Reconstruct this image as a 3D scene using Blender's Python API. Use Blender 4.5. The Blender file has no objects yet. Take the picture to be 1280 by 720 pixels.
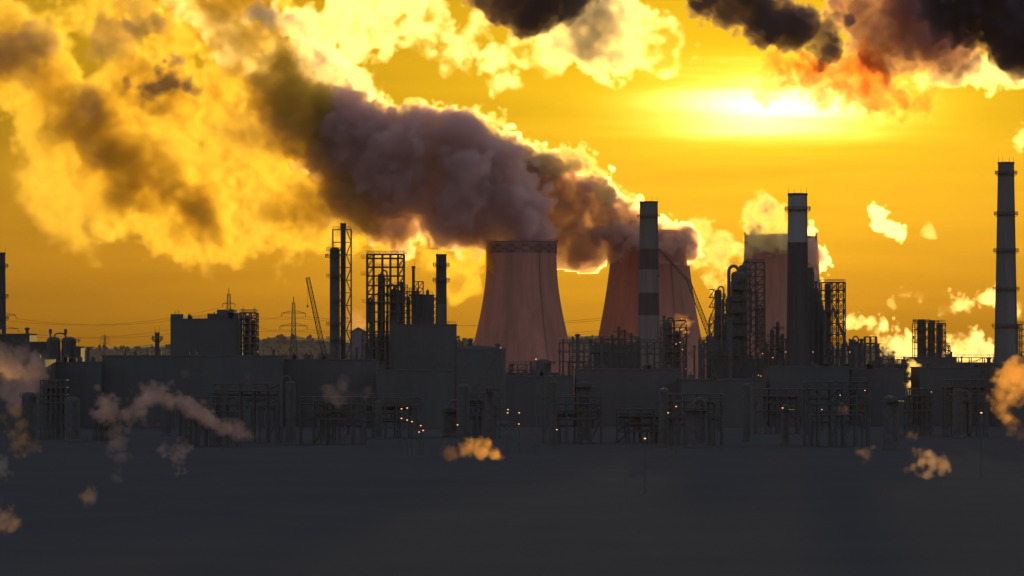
import bpy, math, random
import numpy as np
from mathutils import Vector
R_ = math.radians
sc = bpy.context.scene
COL = sc.collection

# ------------------------------------------------------------------ camera
H = 30.0                          # eye height over the plant's ground
S = (36 / 150) / 1280             # metres per photo pixel at one metre
def at(px, py, Y): return Vector(((px - 640) * S * Y, Y, H + (440 - py) * S * Y))
cam = bpy.data.cameras.new('camera'); cam_ob = bpy.data.objects.new('camera', cam); COL.objects.link(cam_ob)
cam.lens = 150; cam.sensor_width = 36; cam.shift_y = 80 / 1280; cam.clip_start = 1; cam.clip_end = 60000
cam_ob.location = (0, 0, H); cam_ob.rotation_euler = (math.pi / 2, 0, 0); sc.camera = cam_ob

# ------------------------------------------------------------------ sky, sun, exposure
SUN = Vector(((960 - 640) * S, 1, (440 - 132) * S)).normalized()
world = bpy.data.worlds.new('World'); sc.world = world; world.use_nodes = True
def build_sky():
    nt = world.node_tree; nt.nodes.clear(); L = nt.links.new
    def N(t, **k):
        n = nt.nodes.new(t)
        for a, b in k.items(): setattr(n, a, b)
        return n
    def M(op, a, b=None, c=None, clamp=False):
        n = N('ShaderNodeMath', operation=op, use_clamp=clamp)
        for i, v in enumerate((a, b, c)):
            if v is None: continue
            if isinstance(v, (int, float)): n.inputs[i].default_value = v
            else: L(v, n.inputs[i])
        return n.outputs[0]
    def mix(f, a, b, mode='MIX'):
        n = N('ShaderNodeMix', data_type='RGBA', blend_type=mode)
        for s, v in ((n.inputs[0], f), (n.inputs[6], a), (n.inputs[7], b)):
            if isinstance(v, (int, float)): s.default_value = v
            elif isinstance(v, tuple): s.default_value = (*v, 1)
            else: L(v, s)
        return n.outputs[2]
    sky = N('ShaderNodeTexSky', sky_type='NISHITA', sun_disc=False)
    sky.sun_elevation = math.asin(SUN.z); sky.sun_rotation = math.atan2(SUN.x, SUN.y); sky.dust_density = 3.0
    tc = N('ShaderNodeTexCoord'); sp = N('ShaderNodeSeparateXYZ'); L(tc.outputs['Generated'], sp.inputs[0])
    x, y, z = sp.outputs
    front = M('MULTIPLY_ADD', y, 4, -2.6, clamp=True)
    # high thin veil of cloud: long level streaks
    mp = N('ShaderNodeMapping'); L(tc.outputs['Generated'], mp.inputs[0]); mp.inputs['Scale'].default_value = (14, 1, 150); mp.inputs['Rotation'].default_value = (0, R_(-2), 0)
    nz = N('ShaderNodeTexNoise'); L(mp.outputs[0], nz.inputs['Vector']); nz.inputs['Scale'].default_value = 1.0; nz.inputs['Detail'].default_value = 5; nz.inputs['Roughness'].default_value = .55
    st = M('SUBTRACT', nz.outputs['Fac'], .5)
    # the sun seen through that veil: a wide glow, brighter where the streaks are thick
    du = M('DIVIDE', M('SUBTRACT', x, SUN.x + .001), .025); dv = M('DIVIDE', M('ADD', M('SUBTRACT', z, SUN.z), M('MULTIPLY', st, .012)), .0068)
    g1 = M('POWER', 2.718, M('MULTIPLY', M('ADD', M('MULTIPLY', du, du), M('MULTIPLY', dv, dv)), -1.0))
    du2 = M('DIVIDE', M('SUBTRACT', x, SUN.x), .055); dv2 = M('DIVIDE', M('ADD', M('SUBTRACT', z, SUN.z), M('MULTIPLY', st, .02)), .022)
    g2 = M('POWER', 2.718, M('MULTIPLY', M('SQRT', M('ADD', M('MULTIPLY', du2, du2), M('MULTIPLY', dv2, dv2))), -1.2))
    tint = mix(front, (2.95, 2.75, 3.1), mix(M('MULTIPLY', z, 18, clamp=True), (.60, .62, .25), (.33, .355, .03)))
    a = mix(1.0, sky.outputs[0], tint, 'MULTIPLY')
    lum = mix(1.0, a, M('MULTIPLY_ADD', st, .45, 1.0), 'MULTIPLY')
    comp = N('ShaderNodeVectorMath', operation='MULTIPLY_ADD'); L(lum, comp.inputs[0]); comp.inputs[1].default_value = (1, 1, 1)
    glow = mix(1.0, mix(M('POWER', g1, 2.0), mix(g1, (0, 0, 0), (32, 28, 2)), (42, 38, 25)), mix(g2, (0, 0, 0), (13, 9.4, .1)), 'ADD')
    glow = mix(1.0, glow, front, 'MULTIPLY')
    L(glow, comp.inputs[2])
    bg = nt.nodes.new('ShaderNodeBackground'); L(comp.outputs[0], bg.inputs['Color'])
    L(M('MULTIPLY_ADD', front, -.09, .14), bg.inputs['Strength'])
    out = N('ShaderNodeOutputWorld'); L(bg.outputs[0], out.inputs['Surface'])
build_sky()
lamp = bpy.data.lights.new('sun', 'SUN'); lamp.energy = 5.0; lamp.angle = R_(.5); lamp.color = (1, .63, .15)
sun_ob = bpy.data.objects.new('sun', lamp); COL.objects.link(sun_ob)
sun_ob.rotation_euler = SUN.to_track_quat('Z', 'Y').to_euler()
vs = sc.view_settings; vs.view_transform = 'Standard'; vs.look = 'None'; vs.exposure = 0; vs.gamma = 1; vs.use_curve_mapping = False
cy = sc.cycles
cy.use_denoising = True; cy.denoiser = 'OPENIMAGEDENOISE'; cy.max_bounces = 6; cy.diffuse_bounces = 2; cy.glossy_bounces = 2
cy.volume_bounces = 4; cy.transparent_max_bounces = 48; cy.volume_step_rate = 1.5; cy.volume_max_steps = 400
cy.sample_clamp_indirect = 1.5; cy.use_adaptive_sampling = False

# ------------------------------------------------------------------ materials
def new_mat(name):
    m = bpy.data.materials.new(name); m.use_nodes = True
    return m, m.node_tree, m.node_tree.nodes, m.node_tree.links.new
def surf(name, col, var=.35, scale=.4, rough=.75, metal=0.0, streak=False, bump=0.0):
    m, nt, N, L = new_mat(name); p = N['Principled BSDF']
    p.inputs['Roughness'].default_value = rough; p.inputs['Metallic'].default_value = metal
    p.inputs['Specular IOR Level'].default_value = .08
    tc = N.new('ShaderNodeTexCoord'); mp = N.new('ShaderNodeMapping'); L(tc.outputs['Object'], mp.inputs[0])
    mp.inputs['Scale'].default_value = (1, 1, .08) if streak else (1, 1, 1)
    n = N.new('ShaderNodeTexNoise'); L(mp.outputs[0], n.inputs['Vector']); n.inputs['Scale'].default_value = scale; n.inputs['Detail'].default_value = 6; n.inputs['Roughness'].default_value = .65
    r = N.new('ShaderNodeValToRGB'); L(n.outputs['Fac'], r.inputs[0])
    r.color_ramp.elements[0].position = .3; r.color_ramp.elements[1].position = .7
    r.color_ramp.elements[0].color = (*[c * (1 - var) for c in col], 1); r.color_ramp.elements[1].color = (*[min(1, c * (1 + var)) for c in col], 1)
    L(r.outputs[0], p.inputs['Base Color'])
    if bump:
        b = N.new('ShaderNodeBump'); b.inputs['Strength'].default_value = bump; L(n.outputs['Fac'], b.inputs['Height']); L(b.outputs[0], p.inputs['Normal'])
    return m
def glow_mat(name, col, e):
    m, nt, N, L = new_mat(name); p = N['Principled BSDF']; p.inputs['Base Color'].default_value = (*col, 1)
    p.inputs['Emission Color'].default_value = (*col, 1); p.inputs['Emission Strength'].default_value = e
    return m
def vol_mat(name, col, dens, g):
    m, nt, N, L = new_mat(name); N.clear()
    o = N.new('ShaderNodeOutputMaterial'); v = N.new('ShaderNodeVolumePrincipled')
    v.inputs['Color'].default_value = (*col, 1); v.inputs['Density'].default_value = dens; v.inputs['Anisotropy'].default_value = g
    L(v.outputs[0], o.inputs['Volume']); return m
MT = dict(
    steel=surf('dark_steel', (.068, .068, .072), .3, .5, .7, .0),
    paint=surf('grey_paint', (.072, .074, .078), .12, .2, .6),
    rust=surf('rusty_steel', (.11, .06, .045), .5, .6, .85),
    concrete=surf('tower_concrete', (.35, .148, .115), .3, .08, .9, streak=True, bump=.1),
    shaft=surf('shaft_concrete', (.112, .108, .114), .25, .12, .9, streak=True),
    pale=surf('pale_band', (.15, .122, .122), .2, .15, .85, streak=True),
    grey=surf('grey_top', (.20, .19, .20), .12, .15, .85, streak=True),  # paler grey for the upper part of one shaft
    dark=surf('dark_band', (.055, .05, .055), .3, .15, .85, streak=True),
    red=surf('red_band', (.22, .055, .045), .3, .15, .85, streak=True),
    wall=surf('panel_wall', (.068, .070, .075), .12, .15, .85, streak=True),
    roof=surf('roof_felt', (.075, .073, .075), .2, .3, .9),
    glass=surf('window_glass', (.07, .07, .075), .2, .5, .5),
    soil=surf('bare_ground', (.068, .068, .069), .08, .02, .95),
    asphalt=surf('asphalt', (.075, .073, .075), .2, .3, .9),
    bark=surf('bark', (.06, .045, .035), .4, 2, .9),
    leaf=surf('leaves', (.05, .06, .03), .5, 1.5, .8),
    wood=surf('far_wood', (.10, .085, .055), .2, .05, .9),
    hill=surf('hill_grass', (.11, .09, .055), .2, .01, .95),
    lamp=glow_mat('lit_lamp', (1, .44, .17), 1.8), lit=glow_mat('lit_window', (1, .5, .2), .25),
)
# ------------------------------------------------------------------ mesh helpers
class MB:
    def __init__(s): s.v = []; s.f = []; s.m = []
    def face(s, idx, m=0): s.f.append(idx); s.m.append(m)
    def box(s, x0, x1, y0, y1, z0, z1, m=0):
        b = len(s.v); s.v += [(x, y, z) for z in (z0, z1) for y in (y0, y1) for x in (x0, x1)]
        for q in ((0, 2, 3, 1), (4, 5, 7, 6), (0, 1, 5, 4), (2, 6, 7, 3), (0, 4, 6, 2), (1, 3, 7, 5)): s.face([b + i for i in q], m)
        return s
    def tube(s, p, q, r0, r1=None, n=8, m=0, cap=True):
        p, q = Vector(p), Vector(q); r1 = r0 if r1 is None else r1
        d = (q - p).normalized(); a = d.orthogonal().normalized(); c = d.cross(a); b = len(s.v)
        for o, r in ((p, r0), (q, r1)):
            for i in range(n):
                t = math.tau * (i + .5) / n; s.v.append(tuple(o + (a * math.cos(t) + c * math.sin(t)) * r))
        for i in range(n): j = (i + 1) % n; s.face([b + i, b + j, b + n + j, b + n + i], m)
        if cap: s.face([b + i for i in range(n)][::-1], m); s.face([b + n + i for i in range(n)], m)
        return s
    def bar(s, p, q, w, m=0): return s.tube(p, q, w * .7, n=4, m=m)
    def path(s, pts, r, n=8, m=0):
        for p, q in zip(pts, pts[1:]): s.tube(p, q, r, n=n, m=m)
        return s
    def lathe(s, prof, n=32, m=None, cx=0, cy=0, cap=True, a0=0.0):
        b = len(s.v)
        for r, z in prof:
            for i in range(n):
                t = math.tau * i / n + a0; s.v.append((cx + r * math.cos(t), cy + r * math.sin(t), z))
        for k in range(len(prof) - 1):
            for i in range(n):
                j = (i + 1) % n; s.face([b + k * n + i, b + k * n + j, b + (k + 1) * n + j, b + (k + 1) * n + i], m(k, i) if m else 0)
        if cap: s.face([b + i for i in range(n)][::-1], m(0, 0) if m else 0); s.face([b + (len(prof) - 1) * n + i for i in range(n)], m(len(prof) - 2, 0) if m else 0)
        return s
    def truss(s, p, q, w0, w1, seg, t, x=True):
        p, q = Vector(p), Vector(q); d = (q - p).normalized()
        a = d.cross(Vector((0, 1, 0)));  a = a.normalized() if a.length > .05 else Vector((1, 0, 0)); c = d.cross(a).normalized()
        R = []
        for k in range(seg + 1):
            f = k / seg; o = p.lerp(q, f); w = (w0 + (w1 - w0) * f) / 2
            R.append([o + a * w * i + c * w * j for i, j in ((-1, -1), (1, -1), (1, 1), (-1, 1))])
        for k in range(seg):
            for i in range(4):
                j = (i + 1) % 4
                s.bar(R[k][i], R[k + 1][i], t)
                s.bar(R[k + 1][i], R[k + 1][j], t * .7)
                s.bar(R[k][i], R[k + 1][j], t * .6)
                if x: s.bar(R[k][j], R[k + 1][i], t * .6)
        return s
    def rail(s, pts, h=1.2, t=.09, closed=False):
        pts = [Vector(p) for p in pts]
        for p in pts: s.bar(p, p + Vector((0, 0, h)), t)
        for p, q in zip(pts, pts[1:] + (pts[:1] if closed else [])):
            for z in (h * .5, h): s.bar(p + Vector((0, 0, z)), q + Vector((0, 0, z)), t)
        return s
    def build(s, name, mats, parent=None, loc=(0, 0, 0), smooth=False):
        me = bpy.data.meshes.new(name); me.from_pydata(s.v, [], s.f)
        mats = mats if isinstance(mats, (list, tuple)) else [mats]
        for x in mats: me.materials.append(x)
        me.polygons.foreach_set('material_index', s.m)
        if smooth: me.polygons.foreach_set('use_smooth', [True] * len(s.f))
        me.update(); o = bpy.data.objects.new(name, me); COL.objects.link(o); o.location = loc
        if parent: o.parent = parent
        return o
def tag(o, label=None, cat=None, group=None, kind=None):
    for k, v in (('label', label), ('category', cat), ('group', group), ('kind', kind)):
        if v: o[k] = v
    return o
def thing(name, label, cat, loc, group=None):
    o = bpy.data.objects.new(name, None); COL.objects.link(o); o.location = loc; o.empty_display_size = 5
    return tag(o, label, cat, group)
def dup(root, loc, label=None, rz=0.0, sc_=1.0):
    r = root.copy(); COL.objects.link(r); r.location = loc; r.rotation_euler = (0, 0, rz); r.scale = (sc_,) * 3
    if label: r['label'] = label
    for ch in list(root.children):
        c = ch.copy(); COL.objects.link(c); c.parent = r
        for g in list(ch.children):
            d = g.copy(); COL.objects.link(d); d.parent = c
    return r
class Pix:                       # local metres of a thing from where the photo shows it, at a real distance Y
    def __init__(s, pc, Y, zb=0.0): s.pc, s.Y, s.k, s.zb = pc, Y, S * Y, zb
    def x(s, px): return (px - s.pc) * s.k
    def z(s, py): return H + (440 - py) * s.k - s.zb
    @property
    def loc(s): return ((s.pc - 640) * s.k, s.Y, s.zb)
rnd = random.Random(7)

# ------------------------------------------------------------------ steam: real volumes of varying density
rng = np.random.default_rng(1)
def bsp(res, n, off):
    t = np.linspace(0, 1, res) * n + off; i = np.floor(t).astype(int); f = t - i
    W = np.zeros((res, int(n + off) + 5), np.float32)
    for k, w in enumerate(((1 - f) ** 3 / 6, (3 * f ** 3 - 6 * f ** 2 + 4) / 6, (-3 * f ** 3 + 3 * f ** 2 + 3 * f + 1) / 6, f ** 3 / 6)): W[np.arange(res), i + k] = w
    return W
def noise3(res, size, scale):
    n = [max(float(s) / scale, .3) for s in size]
    Ws = [bsp(int(r), k, rng.random()) for r, k in zip(res, n)]
    A = rng.standard_normal([w.shape[1] for w in Ws]).astype(np.float32) * 2.0
    A = np.tensordot(Ws[0], A, (1, 0)); A = np.matmul(Ws[1], A); return np.matmul(A, Ws[2].T)
SKIN, _nt, _N, _L = new_mat('steam_edge'); _N.clear()
_o = _N.new('ShaderNodeOutputMaterial'); _t = _N.new('ShaderNodeBsdfTransparent'); _c = _N.new('ShaderNodeRGB'); _c.outputs[0].default_value = (1, 1, 1, 1)
_L(_c.outputs[0], _t.inputs[0]); _L(_t.outputs[0], _o.inputs['Surface'])
def density_nodes(ng, geo, lo, hi, res, vox):
    L = ng.links.new; N = ng.nodes.new
    vc = N('GeometryNodeVolumeCube'); vc.inputs['Min'].default_value = lo; vc.inputs['Max'].default_value = hi
    for k, r in zip('XYZ', res): vc.inputs['Resolution ' + k].default_value = int(r)
    pos = N('GeometryNodeInputPosition')
    def vm(op, a, b):
        n = N('ShaderNodeVectorMath'); n.operation = op; L(a, n.inputs[0]); n.inputs[1].default_value = b
        return n.outputs['Value'] if op == 'DOT_PRODUCT' else n.outputs[0]
    v = vm('ADD', vm('MULTIPLY', vm('SUBTRACT', pos.outputs[0], lo), (1 / vox,) * 3), (.5,) * 3)
    f = N('ShaderNodeVectorMath'); f.operation = 'FLOOR'; L(v, f.inputs[0])
    idx = vm('DOT_PRODUCT', f.outputs[0], (int(res[1] * res[2]), int(res[2]), 1))
    na = N('GeometryNodeInputNamedAttribute'); na.data_type = 'FLOAT'; na.inputs[0].default_value = 'dens'
    si = N('GeometryNodeSampleIndex'); si.data_type = 'FLOAT'; si.domain = 'POINT'; si.clamp = True
    L(geo, si.inputs['Geometry']); L(na.outputs[0], si.inputs['Value']); L(idx, si.inputs['Index']); L(si.outputs[0], vc.inputs['Density'])
    return vc.outputs[0]
def group_tree(name):
    ng = bpy.data.node_groups.new(name, 'GeometryNodeTree')
    for d in ('INPUT', 'OUTPUT'): ng.interface.new_socket('Geometry', in_out=d, socket_type='NodeSocketGeometry')
    return ng, ng.nodes.new('NodeGroupInput'), ng.nodes.new('NodeGroupOutput')
NVOX = 0
CLS = dict(    # cell size, edge softness, octaves (size, reach, billowing share), all in photo pixels; child puffs
    crisp=(1.3, 3, ((60, 9, .3), (28, 7, .6), (13, 5, .8), (6.5, 3.2, .8), (3.2, 1.7, .5)), ((14, .38), (9, .38), (5, .42))),
    lump=(1.3, 4, ((44, 8, .2), (20, 7, .4), (10, 5.8, .5), (5, 4.2, .5), (2.8, 2.4, .3)), ((12, .4), (8, .4))),
    soft=(1.5, 8, ((90, 15, 0), (42, 11, .2), (20, 9, .5), (10, 6.5, .6), (5, 4.2, .5), (2.8, 2.2, .3)), ((12, .4), (7, .4))),
    mist=(1.6, 24, ((110, 18, 0), (50, 13, .1), (24, 10, .4), (12, 8, .5), (6, 5.5, .5), (3.2, 3.4, .3)), ((12, .4), (7, .4))),
    puff=(.9, 7, ((15, 4, .1), (7.5, 3.6, .4), (3.8, 2.6, .5), (2, 1.4, .2)), ((12, .4), (7, .4))),
    small=(.9, 3, ((15, 4, .2), (7.5, 3.6, .5), (3.8, 2.8, .6), (2, 1.7, .3)), ((12, .4), (7, .4))))
def steam(name, label, puffs, Y, mat, cls='small', seed=0, flat=.85, cat='steam', skin=.25, holes=0.0, jit=.3, power=1.0, group=None, hs=44):
    """puffs: (px, py, radius px[, density[, metres nearer(-)/farther(+)]])"""
    k_ = S * Y; vox, edge, oct, kids = CLS[cls]; vox *= k_; edge *= k_; oct = [(a * k_, b * k_, c) for a, b, c in oct]; hs *= k_
    global rng, NVOX; rng = np.random.default_rng(seed)
    P = []
    for p in puffs:
        px, py, r = p[:3]; d = p[3] if len(p) > 3 else 1.0; dy = p[4] if len(p) > 4 else 0.0
        q = at(px, py, Y); R = r * S * Y; P.append((q.x, q.y + dy + rng.normal() * R * jit, q.z, R, d))
    ctr = np.mean([p[:3] for p in P], 0)
    lev = [P]
    for n, k in kids:
        out = []
        for x, y, z, R, de in lev[-1]:
            for _ in range(n):
                d = rng.normal(size=3); d /= np.linalg.norm(d); q = R * k * rng.uniform(.55, 1.35)
                out.append((x + d[0] * R * .88, y + d[1] * R * .88 * flat, z + d[2] * R * .88, q, de))
        lev.append(out)
    allp = np.array(sum(lev, [])); allp[:, :3] -= ctr
    am = sum(a for s_, a, c in oct) * .5
    lo = (allp[:, :3] - allp[:, 3:4]).min(0) - vox * 3 - am; hi = (allp[:, :3] + allp[:, 3:4]).max(0) + vox * 3 + am
    lo[2] = max(lo[2], .3 - ctr[2])
    res = np.ceil((hi - lo) / vox).astype(int) + 1; hi = lo + (res - 1) * vox; NVOX += int(res.prod())
    F = np.full(res, -1e3, np.float32); W = np.ones(res, np.float32)
    ax = [(lo[i] + np.arange(res[i]) * vox).astype(np.float32) for i in range(3)]
    for x, y, z, R, de in allp:
        e = R + am + 2 * vox
        a = [max(0, int((c - e - lo[i]) / vox)) for i, c in enumerate((x, y, z))]; b = [max(0, int((c + e - lo[i]) / vox) + 2) for i, c in enumerate((x, y, z))]
        s = F[a[0]:b[0], a[1]:b[1], a[2]:b[2]]
        if not s.size: continue
        X, Q, Z = [ax[i][a[i]:b[i]] for i in range(3)]
        d = R - np.sqrt((X[:, None, None] - x) ** 2 + ((Q[None, :, None] - y) / flat) ** 2 + (Z[None, None, :] - z) ** 2)
        w = d > s; s[w] = d[w]; W[a[0]:b[0], a[1]:b[1], a[2]:b[2]][w] = de
    N = 0
    for s_, a, c in oct:
        n_ = noise3(res, hi - lo, s_); N = N + a * ((1 - c) * n_ + c * (1.7 * np.abs(n_) - .8))
    D = np.clip((F + N) / edge, 0, 1) ** power * W
    if holes: D *= np.clip(1.0 + holes * (noise3(res, hi - lo, hs) + .7 * noise3(res, hi - lo, hs * .45) + .6 * noise3(res, hi - lo, hs * .2) + .5 * noise3(res, hi - lo, hs * .09)), .02, 3)
    D *= .5625 / k_; D[0] = D[-1] = 0; D[:, 0] = D[:, -1] = 0; D[:, :, -1] = 0
    lo, hi = tuple(map(float, lo)), tuple(map(float, hi))
    me = bpy.data.meshes.new(name); me.vertices.add(D.size)
    me.attributes.new('dens', 'FLOAT', 'POINT').data.foreach_set('value', D.astype(np.float32).ravel())
    me.materials.append(SKIN)
    ob = bpy.data.objects.new(name, me); COL.objects.link(ob); ob.location = ctr; tag(ob, label, cat, group)
    ng, gi, go = group_tree(name + '_edge'); L = ng.links.new
    v2m = ng.nodes.new('GeometryNodeVolumeToMesh'); v2m.resolution_mode = 'VOXEL_SIZE'; v2m.inputs['Voxel Size'].default_value = vox * 2; v2m.inputs['Threshold'].default_value = skin
    v2m.inputs['Adaptivity'].default_value = .4
    L(density_nodes(ng, gi.outputs[0], lo, hi, res, vox), v2m.inputs[0])
    sm = ng.nodes.new('GeometryNodeSetMaterial'); sm.inputs['Material'].default_value = SKIN; L(v2m.outputs[0], sm.inputs[0])
    jn = ng.nodes.new('GeometryNodeJoinGeometry'); L(sm.outputs[0], jn.inputs[0]); L(gi.outputs[0], jn.inputs[0]); L(jn.outputs[0], go.inputs[0])
    ob.modifiers.new('edge', 'NODES').node_group = ng
    vo = bpy.data.objects.new('vapour', bpy.data.volumes.new('vapour')); COL.objects.link(vo); vo.parent = ob; vo.data.materials.append(mat)
    ng, gi, go = group_tree(name + '_vapour'); L = ng.links.new
    oi = ng.nodes.new('GeometryNodeObjectInfo'); oi.inputs['Object'].default_value = ob
    sm = ng.nodes.new('GeometryNodeSetMaterial'); sm.inputs['Material'].default_value = mat
    L(density_nodes(ng, oi.outputs['Geometry'], lo, hi, res, vox), sm.inputs[0]); L(sm.outputs[0], go.inputs[0])
    vo.modifiers.new('vapour', 'NODES').node_group = ng
    return ob

# ------------------------------------------------------------------ the setting
for q in ('soil', 'asphalt', 'roof'): MT[q].node_tree.nodes['Principled BSDF'].inputs['Specular IOR Level'].default_value = 0.0
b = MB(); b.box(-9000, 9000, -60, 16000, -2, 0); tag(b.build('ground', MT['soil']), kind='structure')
def road(x0, x1, y0, y1): 
    tag(MB().box(x0, x1, y0, y1, .002, .006).build('road', MT['asphalt']), kind='structure')
road(-900, 900, 1705, 1714)
def hills():
    r = np.random.default_rng(5); n = 260; b = MB(); xs = np.linspace(-1500, 1500, n); prof = np.zeros(n)
    for i, x in enumerate(xs):
        px = x / (S * 7000) + 640
        # tops read off the photograph's skyline
        prof[i] = np.interp(px, [-400, 100, 160, 215, 250, 330, 350, 420, 470, 560, 600, 640, 720, 760, 800, 1080, 1130, 1200, 1240, 1300, 1700], [437, 435, 432, 429, 428, 424, 421, 424, 427, 425, 424, 423, 421, 420, 424, 434, 437, 440, 442, 441, 440])
    top = [H + (440 - p) * S * 7000 + 1.2 * math.sin(x * .013) + r.normal() * .5 for p, x in zip(prof, xs)]
    rows = [(6500, 0.0), (6700, .45), (6900, .85), (7000, 1), (7250, .6), (7700, 0)]
    for y, f in rows:
        for x, t in zip(xs, top): b.v.append((x, y + 30 * math.sin(x * .01), max(0, t * f) - (.5 if f == 0 else 0)))
    for k in range(len(rows) - 1):
        for i in range(n - 1): b.face([k * n + i, k * n + i + 1, (k + 1) * n + i + 1, (k + 1) * n + i])
    tag(b.build('hills', MT['hill'], smooth=True), kind='structure')
    w = MB()
    for q in range(2600):
        x = r.uniform(-1300, 1300); f = r.uniform(.3, 1); y = 6500 + 500 * f
        z = np.interp(x, xs, top) * np.interp(y, [6500, 6700, 6900, 7000], [0, .45, .85, 1]) - 1; h = r.uniform(2.5, 7) * (1.4 if r.random() < .12 else 1)
        w.lathe([(h * .12, z), (h * .42, z + h * .3), (h * .38, z + h * .6), (h * .15, z + h * .9), (.1, z + h)], n=6, cx=x, cy=y, a0=r.random())
    tag(w.build('woods', MT['wood']), 'dark line of distant trees along the hills on the horizon', 'woods', kind='stuff')
hills()

# ------------------------------------------------------------------ cooling towers
def cooling_tower(label, pc, Y, topL, topR, ptop, edge, pbase, seed):
    P = Pix(pc, Y); t = thing('cooling_tower', label, 'cooling tower', P.loc, 'concrete cooling towers under steam')
    zt = P.z(ptop); rt = (topR - topL) / 2 * P.k; pts = [(P.z(py), hw * P.k) for py, hw in edge]; zs, rs = zip(*sorted(pts + [(zt, rt)]))
    n = 96; zb = 7.0; zz = np.linspace(zb, zt, 44); co = np.polyfit(zs, np.array(rs), 3); rr = np.maximum(np.polyval(co, zz), 5)
    prof = [(float(r), float(z)) for r, z in zip(rr, zz)]
    def sk(k, i):                          # painted chequered band below the rim
        return 0
    b = MB().lathe(prof, n, sk, cap=False); inner = [(r - .8, z) for r, z in prof][::-1]; o = len(b.v)
    b.lathe(inner, n, cap=False); b.lathe([prof[-1], (prof[-1][0] - .8, zt)], n, cap=False); b.lathe([(prof[0][0] - .8, zb), prof[0]], n, cap=False)
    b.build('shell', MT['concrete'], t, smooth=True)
    cb = MB(); nz = 64
    for row in range(3):
        z1 = zt - 2.0 - row * 2.1; z0 = z1 - 2.1
        r1, r0 = [np.polyval(co, z) + .12 for z in (z1, z0)]; cb.lathe([(r0, z0), (r1, z1)], nz, lambda k, i, row=row: (i // 2 + row) % 2, cap=False)
    cb.build('chequered_band', [MT['red'], MT['pale']], t, smooth=True)
    r = prof[-1][0]; b = MB().lathe([(r + .02, zt - .7), (r + .8, zt - .7), (r + .8, zt), (r - .6, zt), (r - .6, zt - .2)], n, cap=False); b.build('rim', MT['shaft'], t)
    m = MB(); a = [(r + .5, a) for a in np.linspace(0, math.tau, 49)[:-1]]
    m.rail([(q * math.cos(c), q * math.sin(c), zt) for q, c in a], 1.2, .1, True); m.build('railing', MT['steel'], t)
    m = MB()
    for k in range(36):
        za, zb2 = np.interp(k, [0, 36], [zb, zt]), np.interp(k + 1, [0, 36], [zb, zt]); ra, rb = [np.polyval(co, z) + .35 for z in (za, zb2)]
        an = R_(-60)
        for da in (-.008, .008): m.bar((ra * math.cos(an + da), ra * math.sin(an + da), za), (rb * math.cos(an + da), rb * math.sin(an + da), zb2), .12)
    m.build('ladder', MT['steel'], t)
    r0 = prof[0][0]; leg = None
    for k in range(24):
        a = math.tau * k / 24
        if leg is None:
            leg = MB().tube((r0 + 2, -2.2, 0), (r0 - .2, 0, zb + .3), .45, .4).tube((r0 + 2, 2.2, 0), (r0 - .2, 0, zb + .3), .45, .4).build('leg', MT['concrete'], t)
        else:
            c = leg.copy(); COL.objects.link(c); c.parent = t; c.rotation_euler = (0, 0, a)
    MB().lathe([(r0 + 4, 0), (r0 + 4, 1.6), (r0 + 3.6, 1.6), (r0 + 3.6, .4)], 64, cap=False).build('basin', MT['concrete'], t)
    return t
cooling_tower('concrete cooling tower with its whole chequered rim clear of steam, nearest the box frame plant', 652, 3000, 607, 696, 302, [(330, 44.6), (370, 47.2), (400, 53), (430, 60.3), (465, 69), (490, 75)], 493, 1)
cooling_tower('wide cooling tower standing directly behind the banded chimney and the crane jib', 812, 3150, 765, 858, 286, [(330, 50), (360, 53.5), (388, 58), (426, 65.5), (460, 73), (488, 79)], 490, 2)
cooling_tower('farthest cooling tower, partly hidden behind the grey topped black chimney', 976, 3700, 931, 1021, 292, [(340, 47.5), (370, 50), (400, 54), (440, 61), (480, 69)], 483, 3)

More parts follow.
